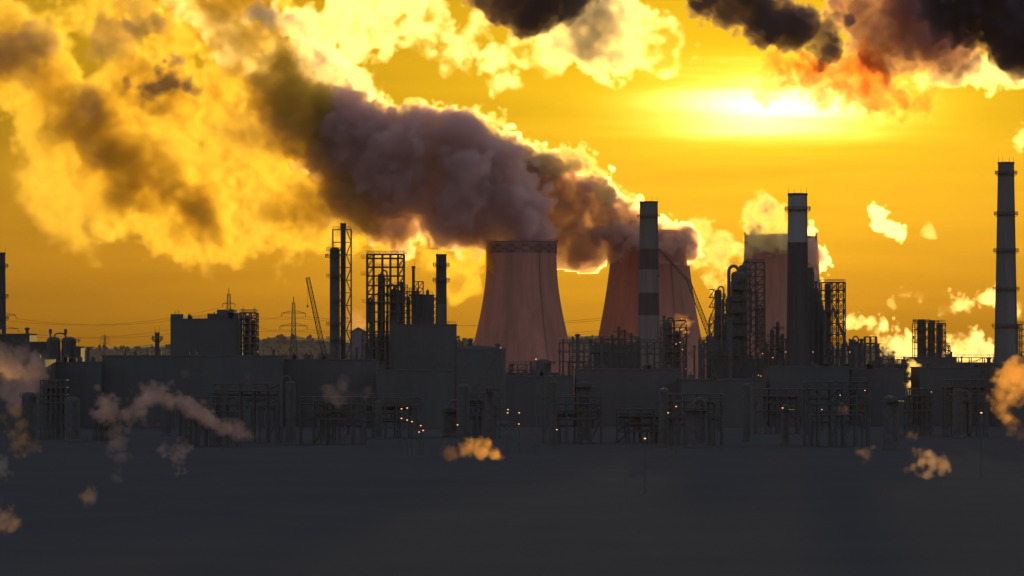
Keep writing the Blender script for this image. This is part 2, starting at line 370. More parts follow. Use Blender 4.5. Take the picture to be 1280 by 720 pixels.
# ------------------------------------------------------------------ chimneys
def chimney(label, pc, Y, hwt, hwb, pt, plats, bands, rods=4, n=40, ladder=True):
    """bands: [(photo row where the band ends, material)] from the top down"""
    P = Pix(pc, Y); t = thing('chimney', label, 'chimney', P.loc, 'tall plant chimneys')
    zt = P.z(pt); rt = hwt * P.k; rb = hwb * P.k; zs = [zt]; mats = []; names = []
    R = lambda z: rb + (rt - rb) * max(0, z / zt) ** .9
    for py, mn in bands:
        zs.append(max(0, P.z(py)) if py < 900 else 0)
        if mn not in names: names.append(mn)
        mats.append(names.index(mn))
    prof = []; pm = []
    for (z1, z0, mi) in list(zip(zs, zs[1:], mats))[::-1]:
        for q in range(6): prof.append((R(z0 + (z1 - z0) * q / 6), z0 + (z1 - z0) * q / 6)); pm.append(mi)
    prof.append((rt, zt)); prof += [(rt * .8, zt), (rt * .78, zt - 3)]; pm += [pm[-1], pm[-1], pm[-1]]
    MB().lathe(prof, n, lambda k, i: pm[k], cap=False).build('shaft', [MT[q] for q in names], t, smooth=False)
    MB().lathe([(rt + .02, zt - .9), (rt + .22, zt - .9), (rt + .22, zt + .15), (rt - .3, zt + .15)], n, cap=False).build('rim', MT['dark'], t)
    for py in plats:
        z = P.z(py); r = R(z); pl = MB().lathe([(r + .03, z - .18), (r + 1.55, z - .22), (r + 1.55, z), (r + .03, z)], 24, cap=False)
        for k in range(8):
            a = math.tau * k / 8; pl.bar((r * math.cos(a), r * math.sin(a), z - 1.4), ((r + 1.45) * math.cos(a), (r + 1.45) * math.sin(a), z - .15), .18)
        pl = pl.build('platform', MT['steel'], t)
        m = MB(); m.rail([((r + 1.45) * math.cos(a), (r + 1.45) * math.sin(a), z) for a in np.linspace(0, math.tau, 17)[:-1]], 1.3, .15, True)
        m.build('railing', MT['steel'], pl)
    for k in range(rods):
        a = math.tau * k / rods + .3; MB().tube((rt * math.cos(a), rt * math.sin(a), zt), (rt * math.cos(a), rt * math.sin(a), zt + 3.2), .1, .05, n=6).build('lightning_rod', MT['steel'], t)
    if ladder:
        m = MB(); an = R_(-35)
        for k in range(30):
            za, zb = zt * k / 30, zt * (k + 1) / 30
            for da in (-.4, .4):
                f = lambda z: ((R(z) + .3) * math.cos(an) - da * math.sin(an), (R(z) + .3) * math.sin(an) + da * math.cos(an), z)
                m.bar(f(za), f(zb), .09)
            for q in range(4):
                z = za + (zb - za) * q / 4; c = (R(z) + .3); m.bar((c * math.cos(an) + .4 * math.sin(an), c * math.sin(an) - .4 * math.cos(an), z), (c * math.cos(an) - .4 * math.sin(an), c * math.sin(an) + .4 * math.cos(an), z), .06)
        m.build('ladder', MT['steel'], t)
    return t
chimney('tallest slender dark chimney with ring platforms, standing alone by the far right edge', 1257.5, 2200, 10, 16.5, 203, [217, 268, 314, 362, 408], [(300, 'shaft'), (999, 'shaft')])
chimney('broad black chimney with pale grey upper part, in front of the farthest cooling tower', 997, 2000, 12, 15, 242, [262], [(303, 'grey'), (999, 'dark')])
chimney('chimney with alternating pale and dark bands in front of the middle cooling tower', 811, 2700, 11.2, 15, 252, [271], [(311, 'shaft'), (337, 'dark'), (366, 'pale'), (394, 'dark'), (999, 'pale')])
chimney('short plain chimney with two ring platforms beside the box frame plant', 551.5, 2050, 6.3, 8.2, 318, [332, 351], [(380, 'dark'), (999, 'paint')], rods=3)
chimney('dark chimney cut by the left edge of the picture', -2, 2300, 8.5, 11, 316, [333, 371, 398], [(999, 'dark')], rods=3)
chimney('stubby little chimney with a wide collar left of the flat topped block', 196.5, 1900, 2.6, 3.2, 416, [424], [(999, 'dark')], rods=2, n=20, ladder=False)
chimney('thin stack with a bracing frame on the roof of the box frame plant', 516.8, 1960, 1.8, 2.6, 333, [368], [(999, 'dark')], rods=1, n=16, ladder=False)

# ------------------------------------------------------------------ columns, frames, buildings
def column(label, pc, Y, hw, pt, plats=(), side=1, neck=True, mat='steel', pb=None, name='distillation_column', cat='column', group='refinery columns'):
    P = Pix(pc, Y, 0); t = thing(name, label, cat, P.loc, group); t['kind'] = 'thing'; zt = P.z(pt); r = hw * P.k
    MB().lathe([(r * 1.15, 0), (r * 1.15, .5), (r, 1.2), (r, zt - r * .55), (r * .93, zt - r * .3), (r * .7, zt - r * .1), (r * .35, zt), (.05, zt + .02)], 28).build('vessel', MT[mat], t, smooth=False)
    for py in plats:
        z = P.z(py); pl = MB(); a0 = (-3.6, -2.2, -1.2)[int(py * 7) % 3] if side > 0 else (-1.9, -3.9, -2.6)[int(py * 7) % 3]; A = [a0 + k * .36 for k in range(11)]
        for c, d in zip(A, A[1:]):
            q = [((r + e) * math.cos(w), (r + e) * math.sin(w)) for w in (c, d) for e in (.05, 2.1)]; o = len(pl.v)
            pl.v += [(x, y, z + h) for h in (0, .2) for x, y in q]
            for f in ((0, 2, 3, 1), (4, 5, 7, 6), (1, 3, 7, 5), (0, 4, 6, 2)): pl.face([o + i for i in f])
        pl = pl.build('platform', MT['steel'], t)
        MB().rail([((r + 2) * math.cos(a), (r + 2) * math.sin(a), z + .2) for a in A], 1.3, .15).build('railing', MT['steel'], pl)
    if neck:
        x = side * (r + 1.1); R = max(.35, r * .24); c = []
        for k in range(9):
            a = math.pi * (1 - k / 8); c.append(((x / 2) + (x / 2) * math.cos(a) , -.3, zt + abs(x) * .55 * math.sin(a)))
        MB().path(c + [(x, -.3, 2)], R, 8).build('pipe', MT['paint'], t)
    m = MB(); an = R_(-70)
    for da in (-.35, .35): m.bar(((r + .4) * math.cos(an) + da, (r + .4) * math.sin(an), 0), ((r + .4) * math.cos(an) + da, (r + .4) * math.sin(an), zt - r * .5), .1)
    for k in range(int(zt / 1.5)): m.bar(((r + .4) * math.cos(an) - .35, (r + .4) * math.sin(an), k * 1.5), ((r + .4) * math.cos(an) + .35, (r + .4) * math.sin(an), k * 1.5), .08)
    m.build('ladder', MT['steel'], t)
    return t
def frame(label, pl, pr, Y, pt, levels, cols, depth=10, pb=None, brace=(0,), w=.42, decks=(), ztop_rail=True, name='steel_frame', cat='frame', pipes=0, seed=0, diag2=False, over=()):
    pc = (pl + pr) / 2; P = Pix(pc, Y); t = thing(name, label, cat, P.loc); rr = random.Random(seed); zt = P.z(pt); xs = [P.x(c) for c in cols]; zs = sorted({max(0, P.z(l)) for l in levels} | {zt, 0})
    m = MB()
    for y in (-depth / 2, depth / 2):
        for x in xs: m.bar((x, y, 0), (x, y, zt), w)
        for z in zs[1:]: m.bar((xs[0], y, z), (xs[-1], y, z), w * .8)
        for bx in brace:
            for za, zb in zip(zs, zs[1:]):
                xa, xb = xs[bx], xs[bx + 1]
                m.bar((xa, y, za), (xb, y, zb), w * .5)
                if diag2: m.bar((xb, y, za), (xa, y, zb), w * .5)
    for x in xs:
        for z in zs[1:]: m.bar((x, -depth / 2, z), (x, depth / 2, z), w * .7)
    m.build('frame', MT['steel'], t)
    for py, a, c in over:
        z = P.z(py); MB().box(P.x(a), P.x(c), -depth / 2 - 1, -depth / 2 + 1.2, z + .25, z + .5).rail([(P.x(a), -depth / 2 - .9, z + .5), (P.x((a + c) / 2), -depth / 2 - .9, z + .5), (P.x(c), -depth / 2 - .9, z + .5)], 1.2, .1).build('walkway', MT['steel'], t)
    for py in decks:
        z = P.z(py); d = MB().box(xs[0] + .3, xs[-1] - .3, -depth / 2 + .4, depth / 2 - .4, z - .1, z + .08).build('deck', MT['steel'], t)
        MB().rail([(x, -depth / 2 + .5, z + .08) for x in np.linspace(xs[0] + .4, xs[-1] - .4, 7)], 1.2, .1).build('railing', MT['steel'], d)
    if ztop_rail:
        MB().rail([(x, y, zt + .3) for x, y in [(q, -depth / 2) for q in np.linspace(xs[0], xs[-1], 7)] + [(q, depth / 2) for q in np.linspace(xs[-1], xs[0], 7)]], 1.2, .1, True).build('railing', MT['steel'], t)
    for k in range(pipes):
        x = rr.uniform(xs[0] + .5, xs[-1] - .5); y = rr.uniform(-depth / 3, depth / 3); z = zt * rr.uniform(.35, .9); x2 = rr.uniform(xs[0], xs[-1])
        MB().path([(x, y, 0), (x, y, z), (x2, y, z), (x2, y, z * rr.uniform(.4, .8))], rr.uniform(.2, .45), 7).build('pipe', MT['paint'], t)
    return t
def building(label, pl, pr, Y, pt, depth=30, name='plant_building', wins=0, vents=0, mat='wall', steps=(), rail=False, masts=(), zb=0.0, lit=0, seed=0, gable=False, group=None):
    pc = (pl + pr) / 2; P = Pix(pc, Y, zb); t = thing(name, label, 'building', P.loc, group); rr = random.Random(seed); z = P.z(pt); x0, x1 = P.x(pl), P.x(pr)
    if gable:
        h = (x1 - x0) * .28; m = MB().box(x0, x1, 0, depth, 0, z - h); o = len(m.v)
        m.v += [(x0, 0, z - h), (x1, 0, z - h), ((x0 + x1) / 2, 0, z), (x0, depth, z - h), (x1, depth, z - h), ((x0 + x1) / 2, depth, z)]
        for f in ((0, 1, 2), (3, 5, 4)): m.face([o + i for i in f])
        m.build('wall', MT[mat], t); r = MB(); o = 0; e = .8
        for s in (0, 1):
            xa, xb = (x0 - e, (x0 + x1) / 2) if s == 0 else (x1 + e, (x0 + x1) / 2); o = len(r.v); za = z - h - e * .56
            r.v += [(xa, -e, za + d) for d in (.05, .4)] + [(xb, -e, z + d) for d in (.05, .4)] + [(xa, depth + e, za + d) for d in (.05, .4)] + [(xb, depth + e, z + d) for d in (.05, .4)]
            for f in ((0, 1, 3, 2), (4, 6, 7, 5), (1, 5, 7, 3), (0, 2, 6, 4), (0, 4, 5, 1)): r.face([o + i for i in f])
        r.build('roof', MT['roof'], t)
    else:
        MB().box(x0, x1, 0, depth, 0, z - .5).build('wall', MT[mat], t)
        rf = MB().box(x0 - .25, x1 + .25, -.25, depth + .25, z - .497, z); 
        rf = rf.build('roof', MT['roof'], t)
        for k in range(vents):
            x = rr.uniform(x0 + 1.5, x1 - 1.5); h = rr.uniform(.8, 2.2); q = rr.uniform(.4, 1.1)
            MB().box(x - q, x + q, 3, 3 + 2 * q, z, z + h).tube((x, 3 + q, z + h), (x, 3 + q, z + h + rr.uniform(.3, 1.3)), .3, n=8).build('vent', MT['steel'], rf)
        if rail: MB().rail([(x, .2, z) for x in np.linspace(x0 + .3, x1 - .3, max(4, int((x1 - x0) / 3)))], 1.2, .1).build('railing', MT['steel'], rf)
    for a, c, py in steps:
        MB().box(P.x(a), P.x(c), .8, depth * .7, z, P.z(py)).build('penthouse', MT[mat], t)
    for px, py in masts:
        MB().tube((P.x(px), 1.2, z - .5), (P.x(px), 1.2, P.z(py)), .16, .07, n=6).bar((P.x(px) - .7, 1.2, P.z(py) - 1), (P.x(px) + .7, 1.2, P.z(py) - 1), .1).build('mast', MT['steel'], t)
    if wins:
        nrow = 2 if z > 9 else 1; nc = max(2, wins // nrow); frm = None; q = 0
        for k in range(nc):
            for j in range(nrow):
                x = x0 + (x1 - x0) * (k + .5) / nc; zz = z * (j + .55) / (nrow + .15); ww = min(1.3, (x1 - x0) / nc * .3); q += 1
                f = MB()
                for a, c_, d, e in ((-ww - .12, -ww, -.9, .9), (ww, ww + .12, -.9, .9), (-ww - .12, ww + .12, .9, 1.02), (-ww - .12, ww + .12, -1.05, -.9), (-.05, .05, -.9, .9)): f.box(x + a, x + c_, -.1, .02, zz + d, zz + e)
                f = f.build('window', MT['paint'], t); MB().box(x - ww, x + ww, -.05, .01, zz - .9, zz + .9).build('pane', MT['lit' if q <= lit else 'glass'], f)
    return t
def tank(label, pc, Y, hw, pt, dome=.12, group='storage tanks on the dark ground'):
    P = Pix(pc, Y); t = thing('storage_tank', label, 'tank', P.loc, group); r = hw * P.k; z = P.z(pt); w = z - r * dome
    m = MB().lathe([(r, 0), (r, w)], 40, cap=False)
    for k in range(1, 4): m.lathe([(r + .01, w * k / 4 - .12), (r + .14, w * k / 4 - .12), (r + .14, w * k / 4 + .12), (r + .01, w * k / 4 + .12)], 40, cap=False)
    m.build('shell', MT['paint'], t)
    MB().lathe([(r + .25, w - .2), (r + .25, w + .02), (r * .7, w + r * dome * .6), (r * .3, w + r * dome * .93), (.05, z)], 40, cap=False).build('roof', MT['wall'], t, smooth=True)
    MB().rail([((r + .1) * math.cos(a), (r + .1) * math.sin(a), w) for a in np.linspace(0, math.tau, 33)[:-1]], 1.1, .08, True).build('railing', MT['steel'], t)
    s = MB(); n = 26
    for k in range(n):
        a = -2.6 + 2.0 * k / n; c, d = math.cos(a), math.sin(a); zz = w * (k + 1) / n
        s.tube((r * c, r * d, zz), ((r + 1) * c, (r + 1) * d, zz), .16, n=4); s.bar(((r + 1) * c, (r + 1) * d, zz), ((r + 1) * c, (r + 1) * d, zz + 1), .07)
    s.build('stair', MT['steel'], t)
    return t
def rack(label, pl, pr, Y, pt, lanes=2, npipe=5, depth=7, step=9.0, zlow=.55, seed=0, group='pipe racks across the plant'):
    pc = (pl + pr) / 2; P = Pix(pc, Y); t = thing('pipe_rack', label, 'pipe rack', P.loc, group); z = P.z(pt); x0, x1 = P.x(pl), P.x(pr); n = max(2, int((x1 - x0) / step)); first = None
    for k in range(n + 1):
        x = x0 + (x1 - x0) * k / n
        if first is None:
            m = MB()
            for y in (-depth / 2, depth / 2): m.bar((0, y, 0), (0, y, z), .4)
            for zz in (z, z * zlow): m.bar((0, -depth / 2, zz), (0, depth / 2, zz), .4)
            first = m.build('bent', MT['steel'], t); first.location = (x, 0, 0)
        else:
            c = first.copy(); COL.objects.link(c); c.parent = t; c.location = (x, 0, 0)
    for y in (-depth / 2, depth / 2): MB().bar((x0, y, z * .985), (x1, y, z * .985), .3).build('beam', MT['steel'], t)
    rr = random.Random(seed)
    for k in range(npipe):
        y = -depth / 2 + .8 + (depth - 1.6) * k / max(1, npipe - 1); zz = (z if k % 2 else z * zlow) + .45; q = rr.uniform(.18, .38)
        MB().tube((x0 - rr.uniform(0, 2), y, zz), (x1 + rr.uniform(0, 2), y, zz), q, n=8).build('pipe', MT['paint'], t)
    return t

# the long dark block at left, its roof plant and open end
building('large flat topped dark block with roof vents, between the stubby chimney and the pylon', 213, 300, 2100, 398, 40, 'boiler_house', wins=4, vents=6, steps=[(213, 229, 392.5), (259, 272, 392), (271, 283, 387), (285, 292, 386.5), (283, 298, 391)], masts=[(219, 388), (223, 387.5)], rail=True, seed=3)
frame('open steel frame storeys at the end of the flat topped dark block', 300, 322, 2100, 391, [398, 405, 413, 421, 430, 440], [300.8, 306, 313, 321.6], 14, brace=(0, 2), w=.55, decks=[398, 405, 413, 421, 430], pipes=6, seed=4)
column('dark vessel inside the open frame of the flat topped block', 309.5, 2103, 3.2, 394, neck=False)
column('round dark vessel behind the open frame, near its outer corner', 317, 2104, 2.2, 400, neck=False)
for px, py in ((304, 382.5), (318, 382.5)):
    P = Pix(px, 2096); t = thing('antenna_mast', f'thin antenna mast rising over the {"inner" if px < 310 else "outer"} end of the open frame', 'mast', P.loc); z = P.z(py)
    MB().tube((0, 0, 0), (0, 0, z), .22, .1, n=6).build('pole', MT['steel'], t)
    MB().bar((-.8, 0, z - 1.5), (.8, 0, z - 1.5), .12).bar((-.5, 0, z - 2.6), (.5, 0, z - 2.6), .12).build('aerial', MT['steel'], t)
building('low flat shed at the foot of the chimney on the left edge', -12, 37, 2000, 417, 30, 'low_shed', mat='dark', wins=4, vents=1, seed=1)
building('lower lean-to shed between the flat shed and the two domed vessels', 37, 61, 1990, 427, 24, 'lean_to', mat='dark', wins=2, seed=2)
column('domed squat vessel with a thin vent pipe, left of its twin', 67, 1980, 8.5, 421, neck=False, name='domed_vessel', cat='vessel', group='domed vessels joined by a pipe arch')
column('domed squat vessel with a stepped shoulder, right of its twin', 86, 1980, 9, 421, plats=[428], neck=False, name='domed_vessel', cat='vessel', group='domed vessels joined by a pipe arch')
for px, w_ in ((63, 'left'), (82, 'right')):
    P = Pix(px, 1976); t = thing('vent_stack', f'thin vent stack standing before the {w_} domed vessel', 'vent pipe', P.loc); z = P.z(412)
    MB().lathe([(.45, 0), (.4, z - 2), (.75, z - 1.8), (.75, z), (.1, z + .4)], 10).build('pipe', MT['steel'], t)
P = Pix(75, 1978); t = thing('pipe_bridge', 'arched pipe linking the tops of the two domed vessels', 'pipe', P.loc); c = [(P.x(68), 0, 0), (P.x(68), 0, P.z(420))] + [(P.x(75) - 2.6 * math.cos(a), 0, P.z(420) + 1.3 * math.sin(a)) for a in np.linspace(0, math.pi, 9)] + [(P.x(82), 0, P.z(420)), (P.x(82), 0, 0)]
MB().path(c, .38, 8).build('pipe', MT['steel'], t)
building('sloping stepped annex to the right of the domed vessels', 92, 101, 1975, 433, 18, 'annex', mat='dark', wins=0, seed=5)

# tall stacks with a lattice tower
column('tall dark column with side platforms beside the tallest thin stack', 418.5, 1900, 6.3, 309, plats=[314, 322, 347, 378, 407, 425], side=-1, neck=False)
P = Pix(429, 1906); t = thing('flare_stack', 'tall thin stack held in a lattice tower beside a thick column', 'stack', P.loc, 'flare stacks'); z = P.z(279)
MB().lathe([(1.15, 0), (1.15, z - 3), (1.3, z - 3), (1.3, z), (.9, z), (.9, z - 1)], 20).build('shaft', MT['dark'], t)
m = MB(); zt = P.z(287)
for a, c in ((-13, -13), (10, 10)):
    for y in (-3.2, 3.2): m.bar((P.x(429 + a), y, 0), (P.x(429 + c), y, zt), .3)
n = 15
for k in range(n + 1):
    zz = zt * k / n; xa, xb = P.x(416), P.x(439)
    for y in (-3.2, 3.2): m.bar((xa, y, zz), (xb, y, zz), .2)
    for x in (xa, xb): m.bar((x, -3.2, zz), (x, 3.2, zz), .2)
    if k < n:
        z2 = zt * (k + 1) / n; s = k % 2
        for y in (-3.2, 3.2): m.bar((P.x(433), y, zz if s else z2), (xb, y, z2 if s else zz), .18)
        for x in (xa, xb): m.bar((x, -3.2 if s else 3.2, zz), (x, 3.2 if s else -3.2, z2), .18)
m.build('lattice_tower', MT['steel'], t)
MB().rail([(P.x(q), -3.2, zt) for q in (416, 424, 432, 439)], 1.3, .12).build('railing', MT['steel'], t)
building('small gabled house front paler than the plant around it', 438, 457, 2300, 410, 16, 'gabled_shed', mat='pale', gable=True)  # paleness of haze put into the wall colour
tank('low pale tank between the gabled house and the box frame plant', 478, 2350, 9, 420)

# box frame plant
frame('tall open box frame with many floors and vessels inside', 456, 507, 1950, 318, [323, 334, 345, 357, 368, 378, 390, 402, 415, 428], [459, 467, 478, 488, 497.5, 505], 13, brace=(0, 4), w=.48, decks=[334, 357, 378, 402], pipes=9, seed=11, over=[(324, 452, 459), (345, 452, 460), (379, 454, 466), (318.5, 505, 509)])
column('slim vessel standing inside the box frame, nearer its open side', 476.5, 1950, 4.3, 342, plats=[352, 371], neck=True)
column('stout vessel inside the box frame next to the box house', 494, 1951, 6.5, 361, plats=[370], neck=True, side=-1)
column('short vessel low inside the box frame', 465, 1949, 3.5, 376, neck=False)
building('upper box house behind the thin stack and joined to the box frame', 518, 541.5, 1975, 368, 20, 'box_house', vents=2, wins=4, rail=True,  seed=6)
frame('narrow stair frame between the upper box house and the short plain chimney', 541.5, 547, 1965, 376, [384, 392, 400, 408, 416], [542, 546.5], 5, brace=(0,), w=.3, seed=2)
frame('light pipe frame leaning over the upper box house roof beside the thin stack', 516, 530, 1970, 352, [360, 368], [518, 523, 529], 6, brace=(0, 1), w=.28, seed=2, ztop_rail=False)
building('main dark box building below the box frame and short plain chimney', 487, 570, 1940, 405, 24, 'process_building', wins=14, vents=3, rail=True, seed=9)
frame('small stair tower on the end wall of the main dark box building', 570, 575, 1942, 424, [430, 436, 442, 450], [570.8, 574.6], 5, brace=(0,), w=.3, seed=5)
tank('big round tank right of the main dark box building', 601, 1900, 31, 432, dome=.16)
building('low building under the nearest cooling tower', 632, 700, 2250, 466, 24, 'low_building', wins=6, vents=3, seed=12)
column('bushy topped squat vessel before the nearest cooling tower', 679, 2200, 10, 449, plats=[455], neck=False, name='squat_vessel', cat='vessel', group='squat vessels')

# plant between the cooling towers
frame('long low open frame with bare beams between the two nearest cooling towers', 699, 762, 2300, 428.5, [440, 452], [699.5, 712, 730, 746, 761], 12, brace=(3,), w=.5, decks=[440], pipes=5, seed=21)
building('dark plant block before the middle cooling tower', 742, 800, 2380, 431, 30, 'plant_block', wins=8, vents=4, rail=True, seed=22)
for i, (px, py) in enumerate(((765, 418), (773, 408), (781, 412), (789, 416))):
    column(['thin pipe stack at the near end of a row before the middle cooling tower', 'tallest of the thin pipe stacks before the middle cooling tower', 'thin pipe stack between the tallest one and the end one', 'thin pipe stack closest to the banded chimney foot'][i], px, 2360, 1.4, py, plats=[py + 8, py + 18], neck=False, name='pipe_stack', cat='stack', group='thin pipe stacks before the middle cooling tower')
frame('frame of pipes wrapped round the foot of the banded chimney', 822, 866, 2350, 409, [401, 418, 428, 440, 452], [826, 834, 842, 850, 858], 10, brace=(1, 3), w=.45, decks=[418, 440], pipes=9, seed=23, over=[(401, 846, 866), (422, 850, 862)])
column('vessel in the pipe frame right of the banded chimney', 834, 2352, 6, 402, plats=[412], neck=True)
column('short vessel in the pipe frame below the crane jib', 846, 2352, 4, 414, plats=[], neck=False)
# cranes
def crane(label, pts, Y, name='mobile_crane', w=1.6):
    P = Pix(pts[0][0], Y); t = thing(name, label, 'crane', P.loc, 'lattice boom cranes'); q = [(P.x(a), 0, P.z(b)) for a, b in pts]; s = 1 if q[-1][0] < 0 else -1
    bz = q[0][2]
    MB().box(-4, 4, -3.6, -2.2, 0, 1.6).box(-4, 4, 2.2, 3.6, 0, 1.6).build('crawler', MT['steel'], t)
    MB().box(-2.6, 2.6, -2, 2, 1.2, max(2.2, bz - 1.2)).build('undercarriage', MT['steel'], t)
    MB().box(-3 , 4.5 , -1.8, 1.8, bz - 1.2, bz + 1.6).build('machine_house', MT['paint'], t)
    MB().box(-3.1 , -1.2, -3.4, -1.9, bz - 1, bz + 1.6).build('cab', MT['glass'], t)
    for i, (a, c) in enumerate(zip(q, q[1:])):
        MB().truss(a, c, w * (1 if i == 0 else .6), w * (.8 if i == 0 else .3), 16, .26 if i == 0 else .2).build('boom' if i == 0 else 'jib', MT['rust'], t)
    e = Vector(q[-1]); MB().tube(e, e + Vector((0, 0, -14)), .07, n=5).build('hoist_rope', MT['steel'], t)
    MB().box(e.x - .4, e.x + .4, -.3, .3, e.z - 15.4, e.z - 14).build('hook_block', MT['steel'], t)
    return t
crane('crane with bent jib leaning across the middle cooling tower to the banded chimney', [(889, 424), (861, 352), (823, 311)], 2330, w=2.4)
crane('thin straight crane boom leaning beside the power pylon', [(406, 446), (384.5, 347)], 2200, w=2.3)
# refinery core
frame('open frame with a platform at the left of the refinery columns', 885, 894, 2250, 400, [362, 372, 384, 410, 425, 440], [886.5, 893], 8, brace=(0,), w=.4, seed=31)
frame('leaning support frame at the foot of the crane', 873, 888, 2260, 425, [435, 447], [874, 880, 887], 8, brace=(0, 1), w=.5, seed=32)
column('slim column with gooseneck pipe left of the thick refinery column', 897.5, 2120, 4.4, 362, plats=[371, 383, 396, 408, 420], side=1)
column('narrow column between the gooseneck column and the thick refinery column', 908, 2140, 2.2, 392, plats=[400, 415], side=1)
column('thick refinery column with two pipe loops over its top', 923, 2080, 9.2, 339, plats=[351, 362, 376, 391, 404, 420], side=-1)
column('second column joined to the back of the thick refinery column', 929, 2092, 5.5, 331, plats=[345, 365], side=1)
frame('square lattice tower of many storeys right of the thick refinery column', 931, 957, 2150, 328, [337, 346, 356, 366, 376, 386, 396, 406, 416, 426, 436, 446], [933, 944.5, 955.5], 9, brace=(0, 1), w=.4, decks=[356, 386, 416], pipes=4, seed=33)
for i, (px, py, hw) in enumerate(((965, 412, 2.6), (972, 402, 2.2), (978, 417, 2.2))):
    column(['slender dark column just right of the square lattice tower', 'slender column, tallest of three beside the black chimney', 'short slender column touching the black chimney'][i], px, 2100, hw, py, plats=[py + 10, py + 22], neck=i == 0)
building('dark block at the foot of the refinery columns', 888, 985, 2060, 448, 26, 'process_block', wins=12, vents=4, rail=True, seed=34)
for i, (a, c, py) in enumerate(((1009, 1016, 334), (1016, 1022, 360), (1022, 1028, 376), (1028, 1034, 396))):
    building(['tallest dark slab leaning on the right side of the black chimney', 'second step of the stair of dark slabs', 'third step of the stair of dark slabs, narrow', 'lowest step of the stair of dark slabs under the braced frame'][i], a, c, 2030 + i * 3, py, 12 - i, 'dark_slab', group='stepped dark slabs beside the black chimney')
    frame(['platform frame clinging to the tallest dark slab', 'platform frame clinging to the second dark slab', 'platform frame clinging to the third dark slab', 'platform frame clinging to the lowest dark slab'][i], a, c + 1.5, 2024 + i * 3, py + 6, [py + 16, py + 26, py + 38, py + 50], [a + .5, c + 1], 4, brace=(0,), w=.28, seed=i)
frame('braced open frame with railed top right of the black chimney', 1024, 1057, 2120, 353, [363, 376, 390, 404, 418, 430], [1025.5, 1039, 1047, 1055.5], 11, brace=(1, 2), w=.5, decks=[363, 390, 418], diag2=True, seed=41)
column('slim vessel inside the braced open frame', 1034.5, 2120, 3.8, 354, plats=[372, 396], neck=False)
P = Pix(1050, 2110); t = thing('raking_strut', 'long raking steel leg propping the braced open frame', 'strut', P.loc); MB().bar((P.x(1040), -7, P.z(385)), (P.x(1060), -7, P.z(440)), .8).bar((P.x(1060), -7, P.z(440)), (P.x(1062), -7, 0), .8).build('strut', MT['steel'], t)
rack('pipe rack with upright end frame right of the braced open frame', 1056, 1098, 2110, 431, npipe=6, seed=42)
frame('small square frame standing on the end of the pipe rack', 1080, 1096, 2112, 421, [429, 440], [1081, 1088, 1095], 6, brace=(), w=.45, ztop_rail=False, seed=43)
building('low dark block below the pipe rack end', 1060, 1140, 2050, 455, 26, 'low_block', wins=8, vents=3, seed=44)
# triple column
for i, (px, hw, py, nm) in enumerate(((1152, 5.6, 399, 'thickest of the three clustered columns left of the lone chimney'), (1164.5, 4.2, 400, 'middle of the three clustered columns left of the lone chimney'), (1174.5, 3.2, 404, 'thinnest of the three clustered columns left of the lone chimney'))):
    column(nm, px, 2180, hw, py, plats=[py + 4, py + 14, py + 25, py + 36], neck=False, side=1 if i else -1)
frame('light frame tying the three clustered columns together', 1141, 1181, 2176, 404, [412, 420, 428, 436, 444], [1142, 1158.5, 1169, 1180], 13, brace=(2,), w=.32, seed=51)
frame('low stepped frame at the outer foot of the three clustered columns', 1180, 1187, 2170, 432, [438, 444], [1181, 1186.5], 8, brace=(0,), w=.4, seed=52)
building('long low dark block under the three clustered columns', 1136, 1196, 2120, 446, 30, 'pump_house', wins=8, vents=3, seed=53)
building('low shed at the foot of the lone chimney', 1196, 1262, 2240, 453, 30, 'chimney_shed', wins=6, vents=2, seed=54)
frame('open frame cut by the right edge beyond the lone chimney', 1270, 1290, 2260, 405, [412, 420, 430, 440], [1271, 1276, 1283, 1289], 9, brace=(0, 2), w=.42, decks=[412, 430], seed=55)


# loose small plant along the skyline
def vent_pipe(px, py, Y, r, seed):
    P = Pix(px, Y); t = thing('vent_pipe', 'thin dark vent pipe sticking up among the low plant of the skyline', 'vent pipe', P.loc, 'thin vent pipes along the dark skyline'); z = P.z(py); rr = random.Random(seed)
    MB().lathe([(r * 1.3, 0), (r, 3), (r, z - .9), (r * 1.5, z - .7), (r * 1.5, z), (r * .4, z + .3)], 10).build('pipe', MT['steel'], t)
    zz = z - rr.uniform(3, 7); x = rr.choice((-1, 1)) * rr.uniform(1.5, 3.4)
    MB().box(min(0, x), max(0, x), -.8, .8, zz - .15, zz).rail([(min(0, x), -.8, zz), (x / 2, -.8, zz), (max(0, x), -.8, zz)], 1.2, .13).bar((0, -.6, zz - 2), (x, -.6, zz - .1), .16).build('platform', MT['steel'], t)
for i, (px, py) in enumerate(((578, 428), (588, 424), (622, 430), (630, 437), (640, 455), (664, 452), (704, 424), (716, 421), (722, 418), (738, 424), (752, 421), (797, 422), (830, 395), (868, 432), (879, 436), (913, 398), (946, 441), (958, 430), (983, 424), (1020, 352), (1031, 388), (1062, 424), (1070, 427), (1077, 424), (1102, 447), (1116, 448), (1128, 450), (1189, 440), (1202, 446), (1236, 447), (34, 410), (110, 434), (342, 437), (446, 434))):
    vent_pipe(px, py, 1985 + (i * 37) % 90, .35 + (i * 13 % 7) * .09, i)
for i, (a, c, py, lb) in enumerate(((575, 600, 436, 'low pipe frame on the left shoulder of the big round tank'), (636, 668, 456, 'low pipe frame across the foot of the nearest cooling tower'), (800, 826, 428, 'pipe frame across the foot of the banded chimney'), (956, 984, 428, 'pipe frame filling the gap left of the black chimney'), (1100, 1134, 449, 'low pipe frame behind the bright steam strip'), (1196, 1244, 447, 'low pipe frame left of the lone chimney foot'))):
    frame(lb, a, c, 2010 + i * 7, py, [py + 7, py + 15], [a + .5, a + (c - a) * .35, a + (c - a) * .7, c - .5], 9, brace=(1,), w=.36, decks=[py + 7], pipes=6, seed=90 + i)

